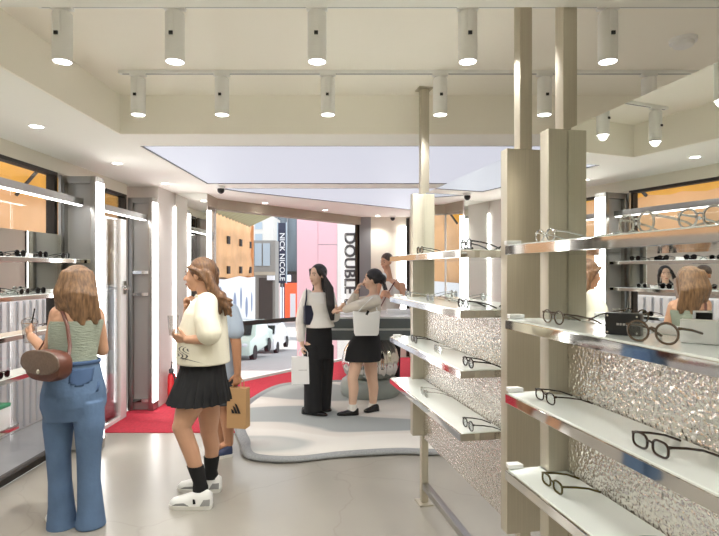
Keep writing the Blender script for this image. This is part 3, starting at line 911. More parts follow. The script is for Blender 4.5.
sh(424, 3, 'clear', 'clear framed glasses in the middle of the far bay lowest shelf', G1)
sh(468, 3, 'black', 'thin black glasses at the near end of the far bay lowest shelf', G1, xl=-.175, p=2.1)
sh(545, 0, 'silver', 'silver wire glasses with dark temples on the near bay top shelf by the pilaster', G2, xl=-.17, p=2.0)
sh(636, 0, 'clear', 'large clear framed glasses near the camera on the near bay top shelf', G2, xl=-.17, h_=.05, w_=.055, r=.0031)
sh(553, 1, 'brown', 'slim brown and clear glasses by the pilaster on the near bay second shelf', G2, xl=-.17, p=2.0)
sh(652, 1, 'brown', 'large round smoky brown glasses beside the black box', G2, xl=-.19, w_=.056, h_=.05, p=2.1, r=.003, dr=18)
sh(545, 2, 'tortoise', 'dark brown glasses at the far end of the near bay third shelf', G2, xl=-.17, p=2.7, h_=.037)
sh(650, 2, 'tortoise', 'large dark brown rounded glasses near the camera on the near bay third shelf', G2, xl=-.185, w_=.052, h_=.037, p=2.9, r=.0031)
sh(552, 3, 'olive', 'olive green glasses on the near bay lowest shelf', G2, xl=-.165, p=2.8, h_=.036, r=.0036)
sh(652, 3, 'tortoise', 'dark glasses cut by the bottom edge on the near bay lowest shelf', G2, xl=-.17, dr=12)
sh(700, 0, 'silver', 'thin silver glasses nearest the camera on the near bay top shelf', G2, xl=-.17)

STAND = mat('white_acrylic', hexc(240, 240, 238), 0.3)
def stand(px, k, label, xl=-.195, sx=.03, sy=.035, sz=.016):
    v = on_shelf(px, xl, k)
    t = tag(MB().prism_m([(-sx, -sy * .5), (sx, -sy * .5), (sx * .8, sy * .5), (-sx * .8, sy * .5)], 0.0005, sz, Matrix.Identity(4)).build('price_block', STAND, bevel=.002), label, 'price block', 'white price blocks on the shelves')
    t.location = v; t.rotation_euler = (0, 0, SA)
    return t
stand(512, 0, 'white price block at the far end of the near bay top shelf')
stand(515, 1, 'white price block at the far end of the near bay second shelf')
stand(514, 2, 'white price block at the far end of the near bay third shelf')
stand(514, 3, 'white price block at the far end of the near bay lowest shelf')
stand(398, 1, 'white price block at the far end of the far bay second shelf')
stand(397, 2, 'white price block at the far end of the far bay third shelf')
# black and white boxes
v = on_shelf(624, -.14, 1)
t = thing('black_box', 'small black display box with silver corner screws on the near bay second shelf', 'box', v, FACE + R(38))
MB().bx(-.045, .045, -.02, .02, .0005, .062).build('body', BLACK, t, bevel=.002)
for x in (-.038, .038):
    for z in (.008, .054): MB().cyl((x, -.0215, z), (x, -.0195, z), .0025, n=8).build('screw', CHROME, t)
for i, wv in enumerate((.006, .005, .006, .004)): MB().bx(-.014 + i * .008, -.014 + i * .008 + wv, -.0212, -.02, .028, .034).build('logo_mark', GREYPAINT, t)
v = on_shelf(704, -.062, 1)
o = MB().bx(-.05, .05, -.02, .02, .0005, .058).build('white_box', STAND, bevel=.002); tag(o, 'small white box standing in front of the mirror on the near bay second shelf', 'box'); o.location = v; o.rotation_euler = (0, 0, FACE + R(42))
# left window shelves
G3 = 'sunglasses on the left window shelves'
for y, k, key, lab, cat in ((3.9, 0, 'black', 'black sunglasses on the left top shelf nearest the camera', 'sunglasses'), (4.18, 0, 'black', 'black sunglasses in the middle of the left top shelf', 'sunglasses'),
                       (4.5, 0, 'black', 'black sunglasses on the left top shelf by the pillar', 'sunglasses'), (4.15, 1, 'black', 'black sunglasses on the left second shelf', 'sunglasses'),
                       (4.42, 1, 'clear', 'pale clear sunglasses on the left second shelf by the pillar', 'sunglasses'), (3.95, 1, 'clear', 'pale clear sunglasses on the left second shelf nearest the camera', 'sunglasses'),
                       (3.72, 3, 'tortoise', 'brown sunglasses on the left lowest shelf', 'sunglasses'), (4.35, 2, 'tortoise', 'brown sunglasses on the left third shelf', 'sunglasses')):
    eyewear(lab, (-2.455, y, TOPS[k]), R(90), key, G3, lens=SUNLENS, cat='sunglasses', h_=.045, r=.0031)
for y, k, lab in ((4.02, 0, 'white price block between the two nearest black sunglasses on the left top shelf'), (4.3, 1, 'white price block on the left second shelf')):
    o = MB().bx(-.03, .03, -.025, .025, .0005, .03).build('price_block', STAND, bevel=.002); tag(o, lab, 'price block', 'white price blocks on the left shelves'); o.location = (-2.48, y, TOPS[k])
GREENB = mat('green_card', hexc(60, 150, 110), 0.5)
t = thing('stock_box', 'white box with a green lid on the short low shelf at left', 'box', (-2.49, 3.60, 0.5406))
MB().bx(-.10, .08, -.25, .12, .0, .14).build('body', STAND, t, bevel=.003)
MB().bx(-.103, .083, -.253, .123, .141, .165).build('lid', GREENB, t, bevel=.003)
# ------------------------------------------------------------------ people
SKIN = mat('skin', hexc(206, 158, 128), 0.5, var=.06, vscale=12)
SKIN_P = mat('pale_skin', hexc(222, 184, 158), 0.5, var=.05, vscale=12)
SKIN_T = mat('tanned_skin', hexc(190, 138, 104), 0.5, var=.06, vscale=12)
LIP = mat('lips', hexc(170, 96, 88), 0.4)
EYEW = mat('eye_dark', hexc(44, 32, 28), 0.2)
def hairm(name, c1, c2):
    return mat(name, c1, 0.38, var=.5, vscale=9, stretch=(9, 9, 1.2), var_col=c2, bump=.3, bscale=40)
HAIR_BLOND = hairm('light_brown_hair', hexc(150, 114, 80), hexc(86, 62, 44))
HAIR_BROWN = hairm('wavy_brown_hair', hexc(136, 98, 66), hexc(76, 52, 36))
HAIR_BLACK = hairm('black_hair', hexc(34, 28, 28), hexc(16, 13, 14))
HAIR_SHORT = hairm('short_brown_hair', hexc(92, 74, 60), hexc(58, 44, 36))
DENIM = mat('blue_denim', hexc(100, 126, 160), 0.85, var=.38, vscale=3.5, bump=.6, bscale=9)
DENIM_D = mat('dark_denim_seam', hexc(72, 96, 132), 0.85)
SAGE = mat('sage_ribbed_knit', hexc(156, 164, 148), 0.85, bump=.5, bscale=30, stretch=(1, 1, 5))
CREAM = mat('cream_jersey', hexc(232, 226, 206), 0.85, bump=.25, bscale=9)
OFFW = mat('off_white_cotton', hexc(232, 228, 220), 0.85, bump=.3, bscale=14)
BEIGEK = mat('beige_knit', hexc(214, 206, 192), 0.9, bump=.3, bscale=30)
BLKC = mat('black_cloth', hexc(20, 20, 22), 0.85, bump=.2, bscale=14)
BLUET = mat('pale_blue_jersey', hexc(176, 190, 206), 0.85, bump=.2, bscale=10)
GREYS = mat('dark_grey_cotton', hexc(60, 62, 66), 0.85)
SHOEW = mat('white_leather', hexc(232, 232, 228), 0.45)
SHOEG = mat('grey_suede', hexc(150, 150, 148), 0.8)
SHOEB = mat('black_leather', hexc(20, 18, 18), 0.25)
SHOEN = mat('dark_blue_trainer', hexc(40, 52, 84), 0.6)
SOLE = mat('white_rubber', hexc(226, 224, 216), 0.6)
BROWNL = mat('brown_leather', hexc(104, 60, 46), 0.4, var=.25, vscale=14)
TAUPEL = mat('taupe_monogram_leather', hexc(112, 92, 78), 0.5, var=.3, vscale=60)
KRAFT = mat('kraft_paper', hexc(190, 150, 104), 0.8)
NAVYL = mat('navy_leather', hexc(34, 36, 58), 0.4)
PLASTIC = glass('cup_plastic', (.93, .93, .93, 1), .5)

def ring(c, rx, ry, yaw, n=24, p=2.0):
    """ellipse; rx across the shoulders, ry front to back; yaw = direction the body faces"""
    f = Vector((math.cos(yaw), math.sin(yaw), 0)); s = Vector((-f.y, f.x, 0))
    out = []
    for k in range(n):
        a = 2 * math.pi * k / n
        ca, sa = math.cos(a), math.sin(a)
        out.append(Vector(c) + s * rx * math.copysign(abs(ca) ** (2 / p), ca) + f * ry * math.copysign(abs(sa) ** (2 / p), sa))
    return out

def hand(mb, wrist, fwd, palm, side, curl=.5, k=1.0):
    """palm, four unequal fingers and a thumb; palm = the way the palm faces; side = towards the thumb"""
    f = Vector(fwd).normalized(); n = Vector(palm); n = (n - f * n.dot(f)).normalized(); x = n.cross(f).normalized()
    if x.dot(Vector(side)) < 0: x = -x
    wv = Vector(wrist)
    for off, L, kn in ((.030, .066, .080), (.011, .074, .086), (-.009, .068, .083), (-.027, .054, .074)):
        base = wv + f * kn * k + x * off * k
        mb.cap(wv + x * off * .55 * k + f * .012 * k, base, .013 * k, .0115 * k, 8)
        d = f.copy(); p = base
        for q, (fr, rad) in enumerate(((.45, .0098), (.32, .0088), (.23, .0078))):
            ax = x
            ang = curl * (1.0, 1.15, .7)[q]
            d = (d * math.cos(ang) + n * math.sin(ang)).normalized() if q == 0 else (d * math.cos(ang) + (n - d * n.dot(d)).normalized() * math.sin(ang)).normalized()
            e = p + d * L * fr * k
            mb.cap(p, e, rad * k, rad * .93 * k, 8); p = e
    b = wv + f * .022 * k + x * .022 * k + n * .006 * k
    e = b + (f * .6 + x * .75 + n * .3).normalized() * .042 * k
    mb.cap(b, e, .014 * k, .0105 * k, 8)
    mb.cap(e, e + (f * .85 + x * .2 + n * (.2 + curl * .6)).normalized() * .03 * k, .0105 * k, .0085 * k, 8)

def head(mb, c, yaw, pitch=0.0, k=1.0):
    M = Matrix.Translation(c) @ Matrix.Rotation(yaw - R(90), 4, 'Z') @ Matrix.Rotation(pitch, 4, 'X') @ Matrix.Scale(k, 4)
    q = M.to_3x3()
    T = lambda x, y, z: M @ Vector((x, y, z))
    mb.ell(T(0, -.012, .025), (.074, .092, .088), q, 20, 14)
    mb.ell(T(0, .028, -.018), (.062, .066, .080), q, 20, 14)
    mb.ell(T(0, .046, -.076), (.040, .042, .034), q)
    mb.cap(T(0, .086, .012), T(0, .104, -.022), .009 * k, .0135 * k, 8)
    for s in (-1, 1):
        mb.ell(T(s * .012, .094, -.026), (.009, .011, .008), q, 8, 6)
        mb.ell(T(s * .073, -.002, -.008), (.008, .018, .030), q, 10, 8)
        mb.ell(T(s * .040, .060, -.03), (.022, .022, .022), q, 10, 8)
    mb.ell(T(0, .084, -.058), (.022, .012, .011), q, 10, 8)
    return M

def face(M, person, hm):
    q = M.to_3x3()
    for s in (-1, 1):
        MB().ell(M @ Vector((s * .031, .079, .006)), (.0105, .006, .005), q, 12, 8).build('eye', EYEW, person)
        MB().tube([M @ Vector((s * .014, .089, .026)), M @ Vector((s * .032, .086, .030)), M @ Vector((s * .048, .073, .025))], .004, 6).build('eyebrow', hm, person)
    MB().ell(M @ Vector((0, .094, -.060)), (.020, .006, .007), q, 12, 6).build('mouth', LIP, person)

def limb(mb, a, b, c, r): mb.chain([a, b, c], r, 14)

def shoe(name, person, heel, toe, m, sole_m, w_=.046, h=.075, chunky=False, collar=True, z0=0.0):
    """heel and toe points on the ground"""
    h0 = Vector((heel[0], heel[1], z0)); t0 = Vector((toe[0], toe[1], z0))
    d = (t0 - h0).normalized(); L = (t0 - h0).length; x = Vector((d.y, -d.x, 0))
    st = .028 if chunky else .014
    def outline(z, g, e=0):
        pts = []
        prof = [(0, .45), (.03, .72), (.12, .86), (.3, .84), (.45, .86), (.65, 1.0), (.82, .96), (.93, .72), (1.0, .28)]
        for t, ww in prof: pts.append(h0 + d * (t * L + (t - .5) * e) + x * ww * w_ * g + Vector((0, 0, z)))
        for t, ww in reversed(prof): pts.append(h0 + d * (t * L + (t - .5) * e) - x * ww * w_ * g + Vector((0, 0, z)))
        return pts
    s_ = MB(); s_.loft([outline(.0005, 1.0), outline(st, 1.06, .006)]); 
    so = s_
    prof = [(0, .9), (.1, 1.0), (.28, .98), (.45, .80), (.62, .62), (.8, .52), (.93, .40), (1.0, .22)]
    if chunky: prof = [(0, .86), (.1, 1.0), (.28, 1.0), (.45, .88), (.62, .74), (.8, .62), (.93, .52), (1.0, .34)]
    rows = []
    for t, hh in prof:
        ww = {0: .55, .1: .84, .28: .84, .45: .84, .62: .97, .8: .95, .93: .72, 1.0: .3}[t] * w_
        row = []
        for k in range(13):
            a = math.pi * k / 12
            row.append(h0 + d * t * L + x * math.cos(a) * ww + Vector((0, 0, st + math.sin(a) ** .8 * (h * hh - st))))
        rows.append(row)
    up = MB(); up.loft(rows, closed=True)
    o = up.build(name, m, person, auto=70)
    so.build('sole', sole_m, o, auto=50)
    return o, h0, d, x

def sock(m, person, knee, ankle, rk, ra, z_top, extra=.005):
    a, k = Vector(ankle), Vector(knee)
    rings = []
    for i in range(7):
        z = -.045 + (z_top + .045) * i / 6
        tt = max(0.0, z) / (k.z - a.z)
        c = a.lerp(k, tt) + Vector((0, 0, min(0.0, z))); c.z = a.z + z
        r = ra + (rk - ra) * tt + extra
        rings.append([c + Vector((math.cos(q) * r * (1.25 if z < 0 else 1.06), math.sin(q) * r, 0)) for q in [2 * math.pi * j / 24 for j in range(24)]])
    return MB().loft(rings).build('sock', m, person, auto=70)

def strands(mb, roots, path, r0, r1, jitter=.01, n=5):
    """locks of hair running from each root along the path"""
    for rt in roots:
        pts = []
        for i, p in enumerate(path):
            t = i / (len(path) - 1)
            pts.append(Vector(p) + Vector(rt) + Vector((random.uniform(-1, 1), random.uniform(-1, 1), random.uniform(-.6, .6))) * jitter * t)
        mb.chain(pts, [r0 + (r1 - r0) * i / (len(pts) - 1) for i in range(len(pts))], 8)

# ---------------- woman in jeans, seen from behind
def L_(root):
    return lambda px, py, dy=0.0: P(px, py, root.y + dy) - root
root = Vector((-1.80, 3.41, 0)); p = L_(root)
t = thing('person', 'woman in a sage green top and flared blue jeans, seen from behind', 'person', root)
YW = R(118)
hc = p(77, 285, .02)
lS, rS = p(58.5, 314, -.05), p(96, 315, .07)
lE, rE = p(49, 355, .0), p(102.5, 350, .14)
lW, rW = p(31.5, 337, .20), p(74, 345, .34)
hp = p(74, 400, .0)
mb = MB()
cb = lambda px, py, dy=0: p(px, py, dy)
mb.loft([ring(cb(74, 405), .150, .11, YW), ring(cb(74, 392), .170, .12, YW), ring(cb(73, 372), .140, .10, YW), ring(cb(73, 355), .125, .092, YW), ring(cb(75, 335), .138, .098, YW),
         ring(cb(77, 318), .148, .092, YW), ring(cb(77, 309), .125, .072, YW), ring(cb(77.5, 303), .06, .05, YW)])
mb.cap(cb(77.5, 308), p(77, 292, .02), .050, .047)
M1 = head(mb, hc, R(125), R(-10))
limb(mb, lS, lE, lW, [.052, .040, .028]); limb(mb, rS, rE, rW, [.050, .038, .027])
hand(mb, lW, p(24, 330, .30) - lW, Vector((.75, .2, .1)), Vector((.2, .2, 1)), .55)
hand(mb, rW, Vector((-.8, .5, .1)), Vector((0, 1, .1)), Vector((0, 0, 1)), .5)
for h_, k_, a_ in ((p(61.5, 402), p(58.5, 455), p(62, 518)), (p(87, 402), p(89, 456), p(91, 516))):
    limb(mb, h_, k_, a_, [.07, .045, .036])
body = mb.blob('body', SKIN, t, .0055, 3)
face(M1, t, HAIR_BLOND)
# jeans
mb = MB()
mb.loft([ring(cb(74, 418), .165, .115, YW), ring(cb(74, 404), .190, .138, YW), ring(cb(74, 392), .188, .138, YW), ring(cb(74, 378), .168, .122, YW), ring(cb(74, 365), .150, .108, YW), ring(cb(74, 360.5), .146, .106, YW)])
for ch in ([(60.5, 400), (58.5, 425), (58.5, 452), (60, 480), (61.5, 505), (62, 527)], [(87.5, 400), (89.5, 425), (89, 452), (89, 480), (90.5, 505), (91, 526)]):
    rs = [.098, .090, .072, .068, .076, .090]
    mb.loft([ring(p(x, y), r, r * .98, YW) for (x, y), r in zip(ch, rs)])
for sx in (64, 84): mb.ell(p(sx, 396, -.045 + .0014 * (sx - 64)), (.078, .085, .085))
jeans = mb.blob('jeans', DENIM, t, .007, 4)
MB().tube([v for v in ring(cb(74, 361.5), .152, .112, YW, 40)], .005, 8, 2.6, closed=True).build('waistband', DENIM_D, jeans)
for px_, nm in ((61, 'back_pocket'), (86, 'back_pocket')):
    patch_on(nm, jeans, p(px_, 386, -.3), (0, 1, 0), (0, 0, 1), .105, .115, DENIM_D, jeans, .003, 10, 10, lambda a, b: b > -.5 + abs(a) * .4)
patch_on('centre_seam', jeans, p(74, 385, -.3), (0, 1, 0), (0, 0, 1), .008, .20, DENIM_D, jeans, .002, 2, 10)
# top
mb = MB()
mb.loft([ring(cb(73.5, 363), .142, .104, YW), ring(cb(73, 356), .137, .102, YW), ring(cb(74.5, 338), .147, .106, YW), ring(cb(76.5, 324), .156, .103, YW), ring(cb(77, 320), .152, .098, YW)])
top = mb.build('camisole', SAGE, t, auto=60)
for a_, b_ in (((63, 322, -.085), (64, 309, -.05)), ((91, 322, -.035), (89, 310, .0))):
    q0 = p(*a_); q1 = p(*b_); MB().tube([q0, q0.lerp(q1, .5) + Vector((0, -.012, .004)), q1 + Vector((0, 0, .012)), q1 + Vector((.01, .05, .004)), q1 + Vector((0, .10, -.06))], .005).build('strap', SAGE, top)
# hair
mb = MB()
mb.ell(M1 @ Vector((0, -.024, .035)), (.092, .100, .092), M1.to_3x3(), 20, 14)
for i in range(46):
    u = random.uniform(-1, 1)
    st = M1 @ Vector((u * .082, -.055 - .04 * math.sqrt(max(0, 1 - u * u)), .04 + .03 * random.random()))
    ex = 79 + u * 20 + random.uniform(-2, 2); ey = 319 + random.uniform(-4, 6) - 6 * (u < -.4)
    en = p(ex, ey, -.055 + .045 * abs(u) - .02 + .05 * u * .6)
    md = st.lerp(en, .5) + Vector((u * .012, -.035, .01))
    mb.chain([st, md, en], [.022, .022, .013], 8)
for s in (-1, 1):
    for k in range(5):
        st = M1 @ Vector((s * .082, -.01 + .015 * k, .02)); mb.chain([st, st + Vector((s * .01, -.02, -.09)), st + Vector((s * .012, -.04, -.19))], [.018, .018, .01], 8)
mb.blob('hair', HAIR_BLOND, t, .006, 7)
for (hx, tx, hy, ty) in ((64, 50, -.05, .13), (91, 85, -.04, .18)):
    a, b = p(hx, 526, hy), p(tx, 526, ty)
    shoe('shoe', t, a, b, SHOEW, SOLE, .044, .09)
# shoulder bag
bg_ = root + p(48.5, 364, -.19)
hb = thing('shoulder_bag', 'brown leather saddle bag hanging from the shoulder of the woman in jeans', 'bag', bg_, R(-22))
def bag_ring(y, k):
    out = []
    for i in range(28):
        a = 2 * math.pi * i / 28
        x, z = math.cos(a), math.sin(a)
        out.append(Vector((.155 * k * math.copysign(abs(x) ** .7, x), y, (.085 if z > 0 else .10) * k * math.copysign(abs(z) ** .75, z) - .0)))
    return out
MB().loft([bag_ring(-.05, .80), bag_ring(-.045, .93), bag_ring(-.025, 1), bag_ring(.025, 1), bag_ring(.045, .93), bag_ring(.05, .8)]).build('body', BROWNL, hb)
def flap_ring(y, k):
    out = []
    for i in range(25):
        a = math.pi * i / 24
        out.append(Vector((.160 * k * math.copysign(abs(math.cos(a)) ** .7, math.cos(a)), y, .09 * k * math.sin(a) ** .75)))
    for i in range(25):
        u = -1 + 2 * i / 24
        out.append(Vector((u * .158 * k, y, -.055 * (1 - u * u) ** .6 * k)))
    return out
MB().loft([flap_ring(-.066, .94), flap_ring(-.062, .99), flap_ring(-.053, 1.0)]).build('flap', TAUPEL, hb)
MB().ell((.0, -.068, -.035), (.012, .006, .014)).build('clasp', METAL, hb)
inv = (Matrix.Translation(bg_) @ Matrix.Rotation(R(-22), 4, 'Z')).inverted()
W = lambda px, py, dy: inv @ (root + p(px, py, dy))
MB().tube([W(68, 360, -.22), W(70, 346, -.155), W(67.5, 326, -.135), W(63, 313, -.105), W(59.5, 306.0, -.05), W(57, 310, .03), W(52, 325, .07), W(44, 342, .0), W(34, 358, -.13)], .011, 8, .35).build('strap', BROWNL, hb)
# iced drink
c = root + p(29.5, 329.5, .275)
cu = thing('drink_cup', 'clear plastic cup with a dark straw held by the woman in jeans', 'cup', c)
cu.scale = (1.2, 1.2, 1.2)
MB().lathe([(.001, -.075), (.030, -.075), (.041, .035), (.038, .035), (.028, -.071), (.001, -.071)], n=24).build('cup', PLASTIC, cu)
MB().lathe([(.043, .035), (.043, .041), (.038, .056), (.02, .066), (.001, .066)], n=24).build('lid', PLASTIC, cu)
MB().tube([(-.005, 0, -.06), (.03, 0, .12)], .004).build('straw', BLACK, cu)

# ---------------- woman in cream top and black pleated skirt, in profile
root = Vector((-1.16, 3.80, 0)); p = L_(root); cb = p
t = thing('person', 'woman in a cream short sleeved top and black pleated skirt, standing in profile', 'person', root)
YW = R(172)
hc = p(199.5, 275, .0)
nS, fS = p(207, 304, -.165), p(202, 304, .16)
nE, fE = p(210.5, 339, -.20), p(187, 334, .17)
nW, fW = p(187, 339.5, -.17), p(187, 309, .08)
mb = MB()
mb.loft([ring(cb(201, 402), .15, .105, YW), ring(cb(203, 388), .175, .125, YW), ring(cb(202, 368), .14, .10, YW), ring(cb(202, 350), .13, .10, YW), ring(cb(203, 328), .155, .115, YW),
         ring(cb(205, 310), .145, .09, YW), ring(cb(206, 301), .10, .06, YW), ring(cb(206, 295), .055, .05, YW)])
mb.cap(cb(206, 299), cb(202, 282), .054, .050)
M2 = head(mb, hc, R(176), R(-3), 1.02)
limb(mb, nS, nE, nW, [.046, .042, .028]); limb(mb, fS, fE, fW, [.046, .040, .027])
hand(mb, nW, p(172, 337.5, -.16) - nW, Vector((0, .8, .5)), Vector((-.3, 0, 1)), .75)
hand(mb, fW, p(187, 290, .03) - fW, Vector((.9, -.3, 0)), Vector((0, -1, 0)), .9)
nH, nK, nA = p(196, 398, -.09), p(181.5, 427, -.13), p(200.5, 484, -.11)
fH, fK, fA = p(207, 398, .09), p(209, 432, .12), p(211, 472, .15)
mb.chain([nH, p(187, 412, -.11), nK, p(191, 451, -.125), nA], [.088, .080, .060, .056, .036], 16)
mb.chain([fH, p(209, 414, .11), fK, p(212, 446, .14), fA], [.088, .078, .060, .056, .036], 16)
for kk in (nK, fK): mb.ell(kk + Vector((-.012, 0, 0)), (.052, .05, .055))
mb.blob('body', SKIN, t, .0055, 3)
face(M2, t, HAIR_BROWN)
# skirt
rows = []
for j, (py, k, cx) in enumerate(((361, .0, 203), (370, .15, 202.5), (380, .4, 201.5), (390, .7, 200.5), (400.5, 1.0, 199.5))):
    row = []
    for i in range(168):
        a = 2 * math.pi * i / 168
        pl = 1 + .055 * k * (((i % 7) / 7) - .5) * 2
        rx, ry = (.150 + .085 * k) * pl, (.150 + .065 * k) * pl
        f = Vector((math.cos(YW), math.sin(YW), 0)); s = Vector((-f.y, f.x, 0))
        row.append(cb(cx, py) + s * rx * math.cos(a) + f * ry * math.sin(a))
    rows.append(row)
sk = MB().loft(rows).build('pleated_skirt', BLKC, t, auto=50)
# boxy top
mb = MB()
mb.loft([ring(cb(203.5, 362.5), .185, .185, YW), ring(cb(203, 348), .19, .180, YW), ring(cb(203.5, 330), .19, .165, YW), ring(cb(205.5, 312), .185, .135, YW), ring(cb(207, 302), .155, .10, YW), ring(cb(206.5, 296.5), .085, .068, YW)])
mb.chain([nS + Vector((-.01, .03, .005)), p(206, 320, -.185), p(209, 333, -.195)], [.074, .076, .083], 16)
mb.chain([fS + Vector((0, -.03, .005)), p(195, 320, .175), p(190.5, 328, .172)], [.07, .078, .082], 16)
topo = mb.blob('top', CREAM, t, .007, 4)
patch_on('printed_motif', topo, p(184.5, 352, -.13) - Vector((0, .5, 0)), (0, 1, 0), (0, 0, 1), .10, .10, GREYS, topo, .002, 36, 36, lambda a, b: abs(math.sin(a * 9 + 3 * math.sin(b * 7))) < .55 and a * a + b * b < .25)
MB().tube(ring(cb(205.8, 295.5), .078, .064, YW, 32), .008, 8, closed=True).build('collar_rib', CREAM, topo)
# hair
mb = MB()
mb.ell(M2 @ Vector((0, -.028, .034)), (.088, .098, .092), M2.to_3x3(), 20, 14)
for i in range(44):
    u = random.uniform(-1, 1); v = random.random()
    st = M2 @ Vector((u * .078, -.055 - .05 * v, .03 - .03 * v))
    en = p(226 + random.uniform(-7, 6), 307 + random.uniform(-9, 9), u * .09)
    md = p(212 + random.uniform(-3, 3), 287 + random.uniform(-3, 3), u * .10)
    m2 = p(220 + random.uniform(-4, 4), 297 + random.uniform(-3, 3), u * .105)
    mb.chain([st, md, m2, en], [.019, .022, .020, .011], 8)
for s in (-1, 1):
    for k in range(6):
        st = M2 @ Vector((s * .072, .045 - .018 * k, .055 - .012 * k))
        mb.chain([st, M2 @ Vector((s * .086, -.03 - .01 * k, .02 - .015 * k)), M2 @ Vector((s * .05, -.105, -.01 - .01 * k))], [.014, .016, .016], 8)
hr = mb.blob('hair', HAIR_BROWN, t, .006, 2)
MB().ell(M2 @ Vector((.06, -.088, .012)), (.016, .02, .012), M2.to_3x3()).build('hair_clip', METAL, hr)
for (hx, tx, py, dy, k_) in ((212, 170, 508, -.13, 'n'), (221, 178, 491, .15, 'f')):
    a, b = p(hx, 508 if k_ == 'n' else 491, dy), p(tx, 508 if k_ == 'n' else 491, dy + .01)
    o, h0, d, x = shoe('trainer', t, a, b, SHOEW, SOLE, .050, .125, True)
    L = (b - a).xy.length
    for s in (-1, 1):
        MB().loft([[h0 + d * L * u0 + x * s * (.0485) * kx + Vector((0, 0, z)) for (u0, z, kx) in ((.50, .03, .92), (.62, .05, .97), (.80, .045, .93), (.90, .03, .86))], [h0 + d * L * u0 + x * s * (.054) * kx + Vector((0, 0, z)) for (u0, z, kx) in ((.50, .03, .92), (.62, .05, .97), (.80, .045, .93), (.90, .03, .86))]]).build('grey_overlay', SHOEG, o)
        MB().loft([[h0 + d * L * u0 + x * s * q_ * kx + Vector((0, 0, z)) for (u0, z, kx) in ((.02, .03, .74), (.02, .07, .62), (.16, .07, .84), (.24, .03, .92))] for q_ in (.044, .053)]).build('grey_overlay', SHOEG, o)
        MB().loft([[h0 + d * L * u0 + x * s * q_ + Vector((0, 0, z)) for (u0, z) in ((.34, .045), (.40, .042), (.405, .075), (.36, .072))] for q_ in (.040, .0475)]).build('emblem', BLKC, o)
    for q_ in range(4):
        c0 = h0 + d * L * (.46 + .07 * q_) + Vector((0, 0, .084 - .009 * q_)); MB().cap(c0 - x * .022, c0 + x * .022, .0045).build('lace', SHOEW, o)
sock(BLKC, t, p(191, 451, -.125), nA, .056, .036, .13, .006)
sock(BLKC, t, p(212, 446, .14), fA, .056, .036, .12, .006)
c = root + p(173.2, 325.5, -.165)
cu = thing('drinking_glass', 'small clear tumbler held by the woman in the cream top', 'cup', c, R(-8))
MB().lathe([(.001, -.065), (.026, -.065), (.036, .062), (.033, .062), (.024, -.058), (.001, -.058)], n=24).build('cup', PLASTIC, cu)
MB().lathe([(.037, .062), (.037, .067), (.033, .067), (.033, .062)], n=24, cap=False).build('rim', PLASTIC, cu)

# ---------------- man behind her with a paper bag
root = Vector((-1.23, 4.80, 0)); p = L_(root); cb = p
t = thing('person', 'man in a pale blue T-shirt standing behind the woman in the cream top', 'person', root)
YW = R(196)
hc = p(206, 277, .0)
mb = MB()
mb.loft([ring(cb(222, 385), .16, .12, YW), ring(cb(222, 368), .165, .12, YW), ring(cb(222, 345), .165, .115, YW), ring(cb(222, 322), .19, .125, YW), ring(cb(221, 306), .19, .10, YW), ring(cb(220, 299), .09, .06, YW)])
mb.cap(cb(219, 303), cb(208, 287), .058, .054)
M3 = head(mb, hc, YW, R(-5), 1.03)
nS, nE, nW = p(231, 311, -.14), p(236.5, 345, -.17), p(237.5, 373, -.18)
fS, fE, fW = p(219, 311, .17), p(215, 342, .2), p(207, 365, .12)
limb(mb, nS, nE, nW, [.056, .044, .03]); limb(mb, fS, fE, fW, [.056, .042, .03])
hand(mb, nW, Vector((0.0, .02, -1)), Vector((-.5, .8, 0)), Vector((-1, 0, 0)), .8)
hand(mb, fW, Vector((-.3, -.3, -.8)), Vector((0, -1, 0)), Vector((-1, 0, 0)), .5)
for h_, k_, a_ in ((p(222, 380, -.09), p(225, 410, -.1), p(229, 443, -.1)), (p(220, 380, .09), p(219, 408, .1), p(221, 440, .1))):
    mb.chain([h_, k_, k_.lerp(a_, .35) + Vector((.01, 0, 0)), a_], [.09, .062, .058, .038], 14); mb.cap(a_, a_ + Vector((-.08, -.02, -.03)), .035, .025)
mb.blob('body', SKIN_T, t, .006, 3)
face(M3, t, HAIR_SHORT)
mb = MB(); mb.loft([ring(cb(222, 377), .185, .145, YW), ring(cb(222, 350), .185, .14, YW), ring(cb(222, 322), .205, .14, YW), ring(cb(221.5, 306), .19, .108, YW), ring(cb(220, 300), .10, .07, YW)])
mb.chain([nS, p(234, 322, -.155), p(235.5, 331, -.165)], [.07, .074, .076], 14); mb.chain([fS, p(217, 322, .185), p(216, 330, .19)], [.07, .074, .076], 14)
mb.blob('tee_shirt', BLUET, t, .008, 4)
mb = MB(); mb.loft([ring(cb(222, 392), .175, .135, YW), ring(cb(222, 374), .18, .14, YW), ring(cb(222, 369), .172, .13, YW)])
for h_, k_ in ((p(222, 385, -.09), p(224.5, 404, -.1)), (p(220, 385, .09), p(219, 404, .1))): mb.loft([ring(h_, .1, .105, YW), ring(k_, .095, .1, YW)])
mb.blob('shorts', GREYS, t, .008, 3)
mb = MB(); mb.ell(M3 @ Vector((0, -.022, .04)), (.082, .096, .082), M3.to_3x3(), 18, 12)
mb.blob('hair', HAIR_SHORT, t, .008, 2)
for a, b in ((p(232, 453, -.1), p(216, 457, -.16)), (p(226, 447, .12), p(208, 449, .08))):
    shoe('trainer', t, a, b, SHOEN, SOLE, .048, .10, True)
c = root + p(238.5, 427, -.17)
kb = thing('paper_bag', 'brown kraft paper bag with a black striped mark held by the man', 'bag', c, R(-12))
